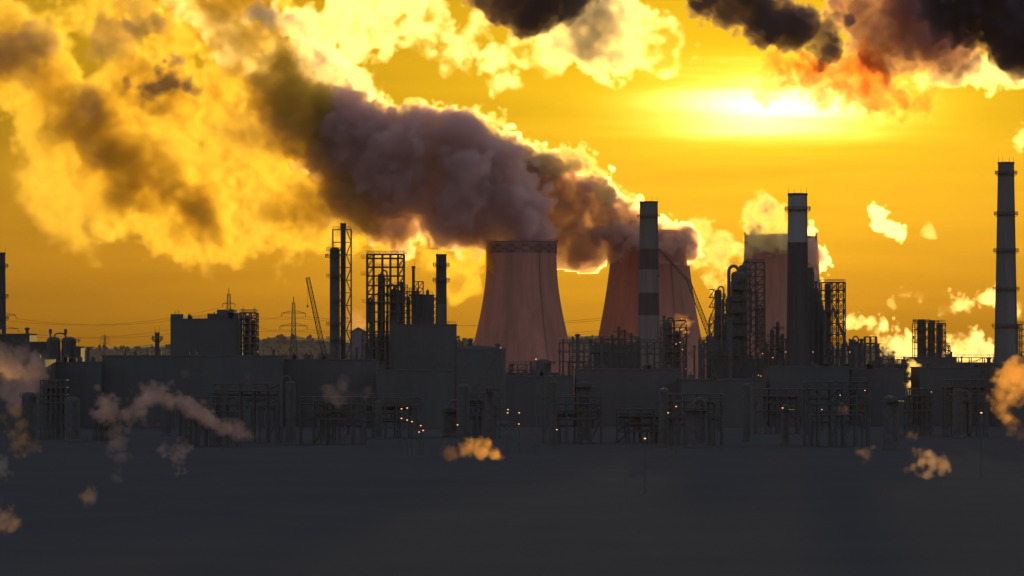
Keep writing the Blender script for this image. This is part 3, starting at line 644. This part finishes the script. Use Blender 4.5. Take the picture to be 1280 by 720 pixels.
# more of the tangle round the box frame and the refinery columns
frame('ragged low frame packed with pipes between the box frame and the thin roof stack', 503, 521, 1962, 364, [372, 380, 388, 397], [503.5, 509, 515, 520.5], 8, brace=(0, 2), w=.36, decks=[380], pipes=9, seed=71)
column('small drum on legs at the roof edge beside the thin roof stack', 510.5, 1958, 2.6, 372, plats=[379], neck=True, side=1)
column('stub column between the box frame and the upper box house', 502, 1957, 2.0, 352, plats=[360, 374], neck=False)
frame('narrow pipe frame along the open foot of the box frame', 452, 488, 1938, 418, [426, 436], [453, 462, 472, 481, 487], 6, brace=(0, 2), w=.34, pipes=10, seed=72)
frame('slim access frame between the gooseneck column and the thick refinery column', 902, 914, 2100, 374, [384, 394, 404, 414, 424, 434], [903, 908, 913], 7, brace=(0,), w=.34, decks=[394, 414], pipes=6, seed=73)
frame('access frame wrapped round the thick refinery column', 913, 934, 2076, 352, [362, 376, 391, 404, 420, 434], [913.5, 933], 9, brace=(), w=.3, decks=[362, 391, 420], pipes=5, seed=74)
frame('dense low frame of pipes under the crane foot and gooseneck column', 876, 926, 2062, 430, [437, 444], [876.5, 886, 896, 906, 916, 925], 8, brace=(1, 3), w=.4, pipes=12, seed=75)
frame('dense low frame of pipes under the braced open frame', 1030, 1072, 2064, 432, [438, 446], [1030.5, 1041, 1052, 1062, 1071], 8, brace=(0, 3), w=.4, pipes=12, seed=76)
column('squat drum on the low frame under the braced open frame', 1066, 2060, 4, 424, neck=True, side=1)
column('pair mate squat drum nearer the pipe rack', 1076.5, 2060, 3, 428, neck=False)
frame('low frame of pipes before the dark plant block and middle cooling tower', 744, 800, 2300, 424, [431, 440], [744.5, 756, 768, 780, 790, 799.5], 8, brace=(0, 2, 4), w=.4, pipes=12, seed=77)

# ------------------------------------------------------------------ power lines
def pylon(label, pc, Y, pt, hwb, arms):
    P = Pix(pc, Y); t = thing('power_pylon', label, 'pylon', P.loc, 'lattice power pylons'); z = P.z(pt); wb = hwb * P.k * 2
    MB().truss((0, 0, 0), (0, 0, z * .62), wb, wb * .34, 8, .34).truss((0, 0, z * .62), (0, 0, z * .94), wb * .34, wb * .2, 7, .28).bar((0, 0, z * .93), (0, 0, z), .4).build('lattice_mast', MT['steel'], t)
    for py, hw in arms:
        zz = P.z(py); x = hw * P.k; m = MB()
        for y in (-.5, .5):
            for s in (-1, 1): m.bar((0, y, zz + .2), (s * x, 0, zz), .26).bar((0, y, zz + 2.2), (s * x, 0, zz), .22)
        a = m.build('cross_arm', MT['steel'], t)
        for s in (-1, 1): MB().tube((s * x, 0, zz), (s * x, 0, zz - 2.4), .2, n=6).build('insulator', MT['glass'], a)
    return [(at(pc + s * hw, py, Y) - Vector((0, 0, 2.4))) for py, hw in arms for s in (-1, 1)]
A1 = pylon('full length lattice pylon with three wide arms between the dark block and crane', 367, 3000, 371, 8, [(391.5, 15), (407.5, 17), (423, 13)])
A2 = pylon('far pylon whose top alone shows above the flat topped dark block', 286, 3400, 360, 9, [(380, 8), (395, 15), (410, 13)])
A3 = pylon('pylon half hidden behind the chimney on the left edge', 3, 3100, 372, 9, [(394, 17), (411, 20), (425, 16)])
A4 = pylon('thin far pylon seen between the annex and the stubby chimney', 131, 5200, 417, 4, [(421, 5), (425, 6), (429, 5)])
def wires(name_label, A, B, sag):
    for i, (p, q) in enumerate(zip(A, B)):
        pts = [p.lerp(q, k / 14) - Vector((0, 0, sag * 4 * (k / 14) * (1 - k / 14))) for k in range(15)]
        tag(MB().path([tuple(x - p) for x in pts], .085, 4).build('power_line', MT['steel'], loc=p), name_label, 'power line', 'power lines strung between pylons')
wires('thin sagging power line from the far pylon to the full length pylon', A2, A1, 5)
wires('thin sagging power line from the left edge pylon to the far pylon', A3, A2, 9)
wires('thin power line running off from the full length pylon behind the tall columns', A1, [a + Vector((260, 150, 4)) for a in A1], 8)

# ------------------------------------------------------------------ the dark middle ground in front of the plant
mid = [  # px left, right, Y, top row, kind
    ('long windowless hall on the dark ground below the flat topped block', 128, 352, 1700, 444, 'hall'),
    ('low hall in front of the two domed vessels', 58, 126, 1690, 452, 'hall'),
    ('wide dark hall below the chimney on the left edge', -30, 56, 1650, 447, 'hall'),
    ('dark hall below the pylon and straight crane boom', 354, 470, 1720, 449, 'hall'),
    ('dark hall in front of the main dark box building', 472, 566, 1680, 462, 'hall'),
    ('dark hall between the big round tank and low open frame', 634, 716, 1720, 470, 'hall'),
    ('dark hall below the banded chimney', 720, 850, 1730, 461, 'hall'),
    ('dark hall in front of the refinery columns', 852, 956, 1700, 474, 'hall'),
    ('dark hall below the broad black chimney', 962, 1062, 1720, 458, 'hall'),
    ('dark hall below the pipe rack end, left of the bright steam strip', 1064, 1130, 1740, 461, 'hall'),
    ('dark hall below the three clustered columns', 1150, 1226, 1740, 459, 'hall'),
    ('dark hall on the right edge below the lone chimney', 1250, 1320, 1700, 456, 'hall')]
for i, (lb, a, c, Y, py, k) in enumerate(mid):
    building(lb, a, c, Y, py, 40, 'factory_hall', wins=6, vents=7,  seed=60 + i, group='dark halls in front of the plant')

# the dim front row of the plant: pipe packed frames, drums and trees before the halls
FR_LB = 'low dark pipe frame in the dim front row of the plant'
for i in range(15):
    pc = -10 + i * 88 + rnd.uniform(-36, 36); w = rnd.uniform(14, 46); Y = rnd.uniform(1330, 1600); py = rnd.uniform(474, 512)
    o = frame(FR_LB, pc - w, pc + w, Y, py, [py + 9, py + 18, py + 28], [pc - w + w * 2 * k / 5 for k in range(6)], 9, brace=(rnd.randrange(5), rnd.randrange(5)), w=.4, decks=[py + 9], pipes=9, seed=200 + i, ztop_rail=i % 3 == 0, name='steel_frame'); o['group'] = 'dim pipe frames of the front row'
D_LB = 'squat dark drum in the dim front row of the plant'
for i in range(22):
    pc = 8 + i * 58 + rnd.uniform(-40, 40); Y = rnd.uniform(1300, 1560); py = rnd.uniform(476, 512)
    column(D_LB, pc, Y, rnd.uniform(4, 10), py, plats=[py + 7] if i % 2 else [], neck=i % 3 == 0, side=1 if i % 2 else -1, name='process_drum', cat='vessel', group='dim drums of the front row')
# trees in front and on the far plain
def tree(label, loc, h, seed, group):
    r = np.random.default_rng(seed); t = thing('tree', label, 'tree', loc, group); m = MB().tube((0, 0, 0), (0, 0, h * .45), h * .03, h * .018, n=7)
    tips = []
    for k in range(9):
        a = r.random() * 6.28; z = h * r.uniform(.28, .5); e = Vector((math.cos(a) * h * r.uniform(.12, .3), math.sin(a) * h * r.uniform(.12, .3), h * r.uniform(.5, .95))); m.tube((0, 0, z), e, h * .012, h * .004, n=5); tips.append(e)
    m.build('trunk', MT['bark'], t); c = MB()
    for k in range(520):
        e = tips[k % 9]; d = r.normal(size=3) * h * .085; p = e + Vector(d); s = h * r.uniform(.018, .04); u = Vector(r.normal(size=3)).normalized(); v = u.orthogonal().normalized(); o = len(c.v)
        c.v += [tuple(p + u * s), tuple(p + v * s * .7), tuple(p - u * s), tuple(p - v * s * .7)]; c.face([o, o + 1, o + 2, o + 3])
    c.build('crown', MT['leaf'], t); return t
T0 = tree('bare topped tree on the plain beyond the flat topped block', at(331, 493, 2950).xy.to_3d(), 9.5, 1, 'trees by the power pylon')
for px, Y, s in ((338, 2900, .9), (345, 3050, 1.1), (352, 2960, .8), (358, 3100, 1.15), (375, 2980, .9), (383, 3080, 1.1), (391, 2960, .85), (399, 3060, 1.0), (326, 3000, 1.05), (443, 3050, 1.0), (450, 2990, .9)):
    v = at(px, 493, Y); dup(T0, (v.x, v.y, 0), None, rnd.random() * 6, s)
for o in [o for o in COL.objects if o.name.split('.')[0] == 'tree']: o['label'] = 'hazy tree on the plain behind the flat topped block and pylon'
# lamps, and added glow points for sunlit gaps in the pipe frame
def lamp_post(px, py, Y, label, group):
    v = at(px, py, Y); z = max(2.5, v.z); zb = v.z - z; t = thing('lamp_post', label, 'lamp', (v.x, v.y, max(0, zb)), group); z = v.z - max(0, zb)
    MB().tube((0, 0, 0), (0, 0, z + .3), .14, .08, n=6).bar((0, 0, z + .3), (0, -1.0, z + .3), .1).build('post', MT['steel'], t)
    MB().box(-.2, .2, -1.35, -.8, z - .1, z + .12).build('lamp_head', MT['lamp'], t)
    return t
LB = {'a': ('lit lamp in the row of tiny lights below the main dark box building', 'lamps below the main dark box building', [(502, 511), (509, 510), (502, 523), (509, 525), (515, 527), (526, 532), (529, 538), (524, 540), (572, 531)]),
      'b': ('lit lamp among the few lights below the nearest cooling tower', 'lamps below the nearest cooling tower', [(635, 512), (634.5, 516), (649, 516), (648.5, 530), (696, 537), (626, 435), (670, 449)]),
      'c': ('lit lamp in the bright cluster at the foot of the refinery columns', 'lamps at the foot of the refinery columns', [(948, 469), (951, 470), (962, 466), (966, 459), (970, 460), (974, 463), (976, 468), (977, 476), (977, 481), (976, 490), (978, 510), (971, 462), (966, 447), (953, 442), (928, 492), (940, 493), (835, 516), (845, 508)]),
      'd': ('lit lamp on the dark ground below the black chimney and braced frame', 'lamps below the black chimney', [(982, 440), (1016, 440), (1020, 493), (1050, 494), (1062, 440), (1081, 488), (1027, 512), (1164, 490)]),
      'e': ('brightest single white lamp low on the right, beside the orange steam', 'lone lamps', [(1226, 516)]),
      'f': ('single hazy white lamp low in the middle of the dark ground', 'lone lamps', [(806, 548)]),
      'g': ('added glow point for sunlit gaps in the pipe frame right of the banded chimney', 'added glow points on the pipe frame', [(852, 398), (858, 400), (851, 412), (857, 415), (850, 428), (853, 437), (857, 461), (845, 430)])}  # last group: emitters added where sunlight shows through the frame
for k, (lb, gp, pts) in LB.items():
    for px, py in pts: lamp_post(px, py, {'a': 1240, 'b': 1260, 'c': 2020 if py < 500 else 1260, 'd': 1660, 'e': 1000, 'f': 900, 'g': 2320}[k] if py > 441 else 1890, lb, gp)

# ------------------------------------------------------------------ the air
HZ = vol_mat('haze', (.9, .62, .5), 1.0e-5, 0.0)
_z1 = 420; tag(MB().box(-1900, 1900, -20, 7900, -3, _z1).build('haze', HZ), kind='stuff')

# ------------------------------------------------------------------ plumes
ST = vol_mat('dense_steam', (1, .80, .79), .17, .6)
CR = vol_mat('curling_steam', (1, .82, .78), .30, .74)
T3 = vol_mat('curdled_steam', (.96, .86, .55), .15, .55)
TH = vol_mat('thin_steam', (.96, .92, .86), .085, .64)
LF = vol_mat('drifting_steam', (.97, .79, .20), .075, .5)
GS = vol_mat('shade_tinted_steam', (.90, .64, .56), .05, .4)  # brown tone of puffs in shadow put into the steam colour
OS = vol_mat('sun_tinted_steam', (.96, .56, .20), .045, .5)  # orange of the low sunlight put into the steam colour
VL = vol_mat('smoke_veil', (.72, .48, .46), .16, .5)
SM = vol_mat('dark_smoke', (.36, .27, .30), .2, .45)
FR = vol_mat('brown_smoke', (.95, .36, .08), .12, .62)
def path(pts, d):             # puffs strung close together along a drifting line
    out = []
    for (x0, y0, r0), (x1, y1, r1) in zip(pts, pts[1:]):
        for k in range(3): f = k / 3; out.append((x0 + (x1 - x0) * f, y0 + (y1 - y0) * f, (r0 + (r1 - r0) * f) * 1.28, d))
    return out
# from the nearest tower: a solid dark roll rising to the left
steam('steam_plume', 'thick dark cored steam roll rising to the left from the nearest cooling tower', [(651, 282, 36), (640, 268, 38), (625, 258, 48), (651, 296, 30), (680, 296, 14), (622, 296, 14), (585, 240, 60), (545, 225, 62), (500, 218, 66), (455, 205, 64), (434, 195, 46), (440, 160, 32), (520, 190, 50), (575, 200, 48), (610, 215, 46), (440, 245, 36, .6), (530, 255, 36, .5)], 3000, ST, 'crisp', 3, jit=.15)
steam('steam_plume', 'curling bright edged steam from the middle cooling tower trailing left', [(850, 298, 11, 1, -28), (835, 300, 12, 1, -34), (790, 296, 14, 1, -34), (772, 292, 14, 1, -30), (856, 306, 7, 1, -15), (852, 293, 12), (835, 290, 17), (812, 288, 22), (790, 276, 26), (765, 268, 28), (742, 250, 33), (712, 240, 36), (690, 230, 38), (655, 220, 40), (625, 200, 30), (600, 195, 24), (700, 275, 28), (730, 300, 18), (745, 310, 12), (760, 298, 16), (705, 300, 14), (470, 150, 24), (440, 135, 24), (490, 160, 20)], 3090, CR, 'crisp', 5, flat=.7, jit=.2)
steam('steam_plume', 'bright ragged crest of thin steam along the top of the dark roll', [(425, 122, 15), (450, 122, 16.2), (475, 138, 15), (500, 146, 15), (522, 142, 17.5), (548, 146, 16.2), (572, 156, 16.2), (596, 156, 17.5), (612, 162, 17.5), (630, 182, 17.5), (655, 192, 16.2), (680, 198, 16.2), (705, 200, 17.5), (728, 204, 16.2), (742, 220, 15), (762, 240, 15), (785, 252, 13.8), (668, 182, 7.5, .5), (610, 190, 17.5, .8), (560, 172, 15, .6)], 3060, T3, 'small', 6, skin=.15, jit=.1)
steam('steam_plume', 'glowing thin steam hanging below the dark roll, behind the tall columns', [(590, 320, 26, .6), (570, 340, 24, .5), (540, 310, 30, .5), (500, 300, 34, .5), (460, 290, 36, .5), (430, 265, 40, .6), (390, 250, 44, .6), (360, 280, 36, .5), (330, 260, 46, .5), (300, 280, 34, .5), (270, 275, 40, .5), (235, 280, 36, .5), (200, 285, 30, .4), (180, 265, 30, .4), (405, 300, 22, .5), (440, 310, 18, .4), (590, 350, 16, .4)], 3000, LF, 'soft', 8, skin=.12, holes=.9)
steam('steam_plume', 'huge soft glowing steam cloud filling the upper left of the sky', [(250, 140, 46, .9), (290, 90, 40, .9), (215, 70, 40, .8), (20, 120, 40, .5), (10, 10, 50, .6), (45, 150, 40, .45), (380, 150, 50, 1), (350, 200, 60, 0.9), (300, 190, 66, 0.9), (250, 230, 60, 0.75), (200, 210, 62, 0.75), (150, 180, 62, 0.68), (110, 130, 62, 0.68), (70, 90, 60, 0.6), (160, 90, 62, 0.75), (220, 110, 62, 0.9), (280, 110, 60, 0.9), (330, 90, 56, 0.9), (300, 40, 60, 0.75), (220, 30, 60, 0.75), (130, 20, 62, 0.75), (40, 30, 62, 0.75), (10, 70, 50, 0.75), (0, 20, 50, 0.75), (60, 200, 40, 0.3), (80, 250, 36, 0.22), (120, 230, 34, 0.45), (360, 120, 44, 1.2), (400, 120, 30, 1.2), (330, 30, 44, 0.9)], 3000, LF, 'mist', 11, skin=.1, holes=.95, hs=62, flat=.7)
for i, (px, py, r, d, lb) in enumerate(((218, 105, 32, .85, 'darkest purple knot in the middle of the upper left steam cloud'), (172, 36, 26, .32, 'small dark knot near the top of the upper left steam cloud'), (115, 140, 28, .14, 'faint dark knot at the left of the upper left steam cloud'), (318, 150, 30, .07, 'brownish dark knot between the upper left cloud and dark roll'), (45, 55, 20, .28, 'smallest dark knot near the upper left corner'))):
    steam('shade_knot', lb, [(px, py, r, d), (px - r * 1.2, py + r * .4, r * .8, d * .6), (px + r * 1.1, py + r * .2, r * .8, d * .6), (px + r * .3, py - r * .9, r * .6, d * .6), (px - r * .5, py + r, r * .7, d * .4)], 2930, SM, 'soft', 20 + i, skin=.15, cat='smoke', group='dark shade knots put into the upper left cloud')  # shade in the thick steam cores put in as dark volumes
# across the top
steam('steam_plume', 'cream lit upper edge of the left cloud, curving down to meet the dark roll', [(240, -5, 22), (265, 12, 22), (290, 30, 22), (305, 52, 22), (325, 72, 22), (350, 90, 20), (375, 104, 20), (398, 114, 20), (420, 118, 18), (445, 122, 14), (345, 60, 20, .5), (330, 30, 24, .5)], 3040, TH, 'soft', 30, skin=.12, flat=.5)
steam('steam_plume', 'long pale cream cloud along the top of the sky', [(720, 45, 34, .85), (680, 60, 26, .85), (740, 65, 22, .8), (600, 30, 36, .85), (330, 20, 34, .85), (380, 30, 40, .85), (430, 20, 42, .85), (480, 30, 36, .85), (530, 35, 36, .85), (580, 55, 36, .85), (620, 70, 32, .85), (650, 50, 36, .9), (700, 40, 40, .9), (750, 45, 40, .85), (800, 45, 38, .85), (840, 40, 32, .85), (870, 55, 24, .85), (620, 95, 14, .85), (560, 70, 20, .85), (480, 75, 18, .85), (520, -10, 40, .85), (400, 70, 26, .85), (440, 60, 30, .85), (780, 80, 18, .85)], 2900, TH, 'soft', 31, skin=.1, holes=.9, hs=60, flat=.5)
steam('smoke_plume', 'dark smoke lumps hanging from the top edge over the cream cloud', [(662, 9, 23.1), (680, 1, 18.9), (610, -3, 18.9), (630, -11, 23.1), (705, -5, 21), (590, -9, 14.7), (650, -17, 25.2), (730, -11, 16.8)], 2700, SM, 'lump', 33, cat='smoke')
steam('smoke_plume', 'black smoke bank with ragged underside to the upper left of the sun', [(1035, 62, 20), (1060, 30, 14), (880, 1, 28.6), (910, 14, 28.6), (940, 11, 30.8), (965, 26, 33), (1000, 31, 30.8), (1030, 41, 26.4), (1045, 36, 17.6), (985, 51, 19.8), (950, 36, 19.8), (1050, 58, 11), (900, -19, 33), (930, -19, 33), (1075, 81, 15.4)], 2600, SM, 'lump', 35, cat='smoke')
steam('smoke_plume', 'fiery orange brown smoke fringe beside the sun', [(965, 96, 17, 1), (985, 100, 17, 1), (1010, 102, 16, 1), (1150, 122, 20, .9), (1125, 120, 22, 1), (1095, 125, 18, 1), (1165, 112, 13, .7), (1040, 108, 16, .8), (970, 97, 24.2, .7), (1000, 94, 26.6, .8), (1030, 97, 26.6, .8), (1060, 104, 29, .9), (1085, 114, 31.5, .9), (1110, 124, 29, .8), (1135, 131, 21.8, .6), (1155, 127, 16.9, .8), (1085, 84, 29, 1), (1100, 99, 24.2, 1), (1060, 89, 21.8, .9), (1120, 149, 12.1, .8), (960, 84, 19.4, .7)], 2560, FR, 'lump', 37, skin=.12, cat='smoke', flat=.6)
steam('smoke_plume', 'purple brown smoke veil between the black smoke banks at the upper right', [(1080, 20, 40.3, .5), (1110, 40, 40.3, .6), (1140, 45, 40.3, .7), (1170, 60, 33.6, .7), (1195, 70, 29.1, .7), (1100, 70, 26.9, .5), (1130, 10, 44.8, .7), (1160, 25, 40.3, .7), (1070, 55, 24.6, .4), (1060, 10, 26.9, .5), (1090, -15, 40.3, .5)], 2700, VL, 'lump', 39, skin=.12, cat='smoke', holes=.3)
steam('smoke_plume', 'solid black smoke bank in the upper right corner', [(1200, 10, 38.4), (1230, 15, 41), (1260, 30, 43.5), (1290, 45, 43.5), (1275, 60, 28.2), (1250, -10, 43.5), (1290, 10, 46.1), (1180, -5, 30.7), (1215, -20, 43.5), (1240, 45, 23)], 2500, SM, 'lump', 41, cat='smoke')
steam('steam_plume', 'ragged cream fringe of cloud under the black smoke in the upper right', [(1175, 95, 14, .8), (1195, 92, 15, .9), (1220, 88, 16, 1), (1245, 85, 18, 1), (1265, 90, 16, 1), (1285, 88, 18, 1), (1240, 108, 10, .8), (1235, 118, 6, .6), (1150, 100, 12, .5), (1255, 65, 10, .6), (1130, 108, 10, .4)], 2800, TH, 'small', 43, skin=.12)
steam('steam_plume', 'small cream wisp on the right edge halfway down the lone chimney top', [(1276, 175, 8, .8), (1284, 168, 10, .8), (1270, 184, 5, .5)], 2800, TH, 'small', 45, skin=.12)
# farthest tower and its neighbours
steam('steam_plume', 'pale curdled steam over the rim of the farthest cooling tower', [(943, 300, 11, 1, -40), (958, 302, 11, 1, -44), (972, 303, 10, 1, -44), (984, 300, 9, 1, -40), (950, 300, 14, .8), (968, 296, 14, .8), (945, 275, 18, .7), (960, 268, 18, .6), (972, 280, 16, .7), (940, 262, 12, .5), (950, 252, 8, .4), (985, 300, 14, .8), (935, 315, 12, .6)], 3640, T3, 'small', 51, skin=.15, holes=.7, hs=22)
steam('steam_plume', 'curdled steam drifting down between the middle and farthest cooling towers', [(882, 318, 16, .8), (900, 315, 18, .8), (905, 330, 15, .8), (895, 345, 14, .7), (878, 300, 12, .5), (915, 310, 14, .7), (868, 285, 11, .6), (880, 280, 8, .4), (908, 350, 10, .6)], 3300, T3, 'small', 52, skin=.15, holes=.7, hs=22)
steam('steam_plume', 'dark steam knot spilling right of the black chimney', [(1013, 305, 10, 1), (1020, 322, 14, 1), (1030, 325, 10, 1), (1015, 340, 12, .9), (1010, 355, 9, .7), (1012, 290, 8, .6)], 3600, CR, 'small', 53, skin=.15)
steam('small_cloud', 'small brilliant white yellow cloud alone in the sky right of the black chimney', [(1098, 266, 8), (1097, 278, 8), (1105, 285, 8), (1116, 287, 9), (1126, 289, 7)], 3400, vol_mat('bright_cloud', (1, .98, .95), .3, .7), 'small', 54, skin=.2, cat='cloud', flat=.5)
steam('low_steam', 'line of low bright steam right of the braced open frame', [(1062, 400, 7), (1075, 401, 7), (1090, 404, 7), (1105, 406, 6), (1120, 408, 5), (1065, 393, 4)], 3200, TH, 'small', 55, skin=.15, holes=.6, hs=20)
steam('low_steam', 'bright boiling steam left of the three clustered columns', [(1105, 425, 12), (1118, 432, 13), (1132, 436, 14), (1138, 420, 8), (1110, 440, 10), (1100, 415, 6), (1140, 445, 12), (1125, 446, 10)], 2700, TH, 'small', 56, skin=.15, holes=.6, hs=20)
steam('low_steam', 'bright steam bank between the three clustered columns and lone chimney', [(1195, 435, 10), (1210, 430, 13), (1222, 432, 14), (1235, 436, 12), (1215, 418, 8), (1205, 442, 12), (1230, 445, 12), (1190, 444, 8)], 2700, TH, 'small', 57, skin=.15, holes=.6, hs=20)
steam('low_steam', 'floating wisps above the steam bank left of the lone chimney', [(1190, 370, 5, .8), (1200, 378, 10, .8), (1212, 380, 8, .8), (1230, 375, 10, 1), (1242, 374, 10, 1), (1256, 376, 10, 1), (1272, 385, 10, .8), (1186, 364, 3, .6), (1178, 386, 5, .5)], 3300, TH, 'small', 58, skin=.15, holes=.6, hs=20)
steam('low_steam', 'faint small wisps in mid sky right of the braced open frame', [(1134, 368, 7, .3), (1128, 362, 4, .25), (1150, 372, 6, .15), (1113, 380, 4, .15), (1158, 290, 5, .2)], 3300, TH, 'small', 59, skin=.06, holes=.6, hs=20)
# steam over the dark ground
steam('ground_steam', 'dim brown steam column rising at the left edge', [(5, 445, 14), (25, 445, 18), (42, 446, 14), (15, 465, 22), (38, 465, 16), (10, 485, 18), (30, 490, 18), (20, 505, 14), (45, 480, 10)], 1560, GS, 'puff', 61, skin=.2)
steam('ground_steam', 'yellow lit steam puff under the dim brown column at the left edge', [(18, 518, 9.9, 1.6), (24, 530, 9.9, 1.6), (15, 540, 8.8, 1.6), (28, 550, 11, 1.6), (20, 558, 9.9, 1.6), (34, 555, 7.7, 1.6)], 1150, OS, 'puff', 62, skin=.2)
steam('ground_steam', 'small dim puff on the left edge below the yellow lit one', [(2, 580, 7, .6), (4, 592, 6, .5)], 900, TH, 'puff', 63, skin=.15)
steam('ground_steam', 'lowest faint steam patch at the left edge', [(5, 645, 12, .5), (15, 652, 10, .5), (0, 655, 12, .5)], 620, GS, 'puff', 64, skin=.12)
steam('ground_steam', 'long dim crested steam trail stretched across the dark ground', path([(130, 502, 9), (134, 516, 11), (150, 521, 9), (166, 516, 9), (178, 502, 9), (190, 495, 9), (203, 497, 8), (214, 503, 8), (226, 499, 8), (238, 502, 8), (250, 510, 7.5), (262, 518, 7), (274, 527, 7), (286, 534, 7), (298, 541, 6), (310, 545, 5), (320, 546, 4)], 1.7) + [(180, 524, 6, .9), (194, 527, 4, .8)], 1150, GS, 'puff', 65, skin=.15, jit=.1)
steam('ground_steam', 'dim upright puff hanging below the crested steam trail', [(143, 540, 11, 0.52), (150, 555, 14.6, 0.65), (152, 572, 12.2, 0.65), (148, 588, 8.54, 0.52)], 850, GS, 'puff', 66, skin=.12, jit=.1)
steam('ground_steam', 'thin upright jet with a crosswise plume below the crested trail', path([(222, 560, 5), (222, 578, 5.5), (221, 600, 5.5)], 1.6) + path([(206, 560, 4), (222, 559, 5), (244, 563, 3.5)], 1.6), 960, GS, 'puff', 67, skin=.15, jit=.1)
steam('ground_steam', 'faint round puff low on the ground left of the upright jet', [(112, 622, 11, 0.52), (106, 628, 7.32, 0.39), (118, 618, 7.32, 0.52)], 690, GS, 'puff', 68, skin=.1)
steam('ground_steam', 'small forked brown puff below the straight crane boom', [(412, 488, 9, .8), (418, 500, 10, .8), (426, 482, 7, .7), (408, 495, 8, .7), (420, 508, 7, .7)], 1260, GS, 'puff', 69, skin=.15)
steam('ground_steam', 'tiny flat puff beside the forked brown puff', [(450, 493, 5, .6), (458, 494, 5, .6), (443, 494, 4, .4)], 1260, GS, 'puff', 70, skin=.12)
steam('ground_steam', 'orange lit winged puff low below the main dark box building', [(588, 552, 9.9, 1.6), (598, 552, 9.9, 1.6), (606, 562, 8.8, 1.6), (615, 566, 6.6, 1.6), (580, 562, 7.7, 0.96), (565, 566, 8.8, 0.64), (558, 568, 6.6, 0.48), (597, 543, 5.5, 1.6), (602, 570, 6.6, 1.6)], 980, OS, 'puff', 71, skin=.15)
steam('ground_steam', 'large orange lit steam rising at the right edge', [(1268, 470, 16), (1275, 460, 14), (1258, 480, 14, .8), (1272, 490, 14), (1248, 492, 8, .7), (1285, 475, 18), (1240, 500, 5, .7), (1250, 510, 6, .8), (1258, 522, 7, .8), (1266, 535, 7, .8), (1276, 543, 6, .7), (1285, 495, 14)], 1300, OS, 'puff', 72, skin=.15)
steam('ground_steam', 'bright narrow rising steam strip left of the three clustered columns', [(1143, 508, 3.5), (1141, 499, 5), (1138, 489, 5.5), (1141, 479, 5.5), (1137, 469, 6), (1140, 458, 7)], 1800, T3, 'small', 73, skin=.15)
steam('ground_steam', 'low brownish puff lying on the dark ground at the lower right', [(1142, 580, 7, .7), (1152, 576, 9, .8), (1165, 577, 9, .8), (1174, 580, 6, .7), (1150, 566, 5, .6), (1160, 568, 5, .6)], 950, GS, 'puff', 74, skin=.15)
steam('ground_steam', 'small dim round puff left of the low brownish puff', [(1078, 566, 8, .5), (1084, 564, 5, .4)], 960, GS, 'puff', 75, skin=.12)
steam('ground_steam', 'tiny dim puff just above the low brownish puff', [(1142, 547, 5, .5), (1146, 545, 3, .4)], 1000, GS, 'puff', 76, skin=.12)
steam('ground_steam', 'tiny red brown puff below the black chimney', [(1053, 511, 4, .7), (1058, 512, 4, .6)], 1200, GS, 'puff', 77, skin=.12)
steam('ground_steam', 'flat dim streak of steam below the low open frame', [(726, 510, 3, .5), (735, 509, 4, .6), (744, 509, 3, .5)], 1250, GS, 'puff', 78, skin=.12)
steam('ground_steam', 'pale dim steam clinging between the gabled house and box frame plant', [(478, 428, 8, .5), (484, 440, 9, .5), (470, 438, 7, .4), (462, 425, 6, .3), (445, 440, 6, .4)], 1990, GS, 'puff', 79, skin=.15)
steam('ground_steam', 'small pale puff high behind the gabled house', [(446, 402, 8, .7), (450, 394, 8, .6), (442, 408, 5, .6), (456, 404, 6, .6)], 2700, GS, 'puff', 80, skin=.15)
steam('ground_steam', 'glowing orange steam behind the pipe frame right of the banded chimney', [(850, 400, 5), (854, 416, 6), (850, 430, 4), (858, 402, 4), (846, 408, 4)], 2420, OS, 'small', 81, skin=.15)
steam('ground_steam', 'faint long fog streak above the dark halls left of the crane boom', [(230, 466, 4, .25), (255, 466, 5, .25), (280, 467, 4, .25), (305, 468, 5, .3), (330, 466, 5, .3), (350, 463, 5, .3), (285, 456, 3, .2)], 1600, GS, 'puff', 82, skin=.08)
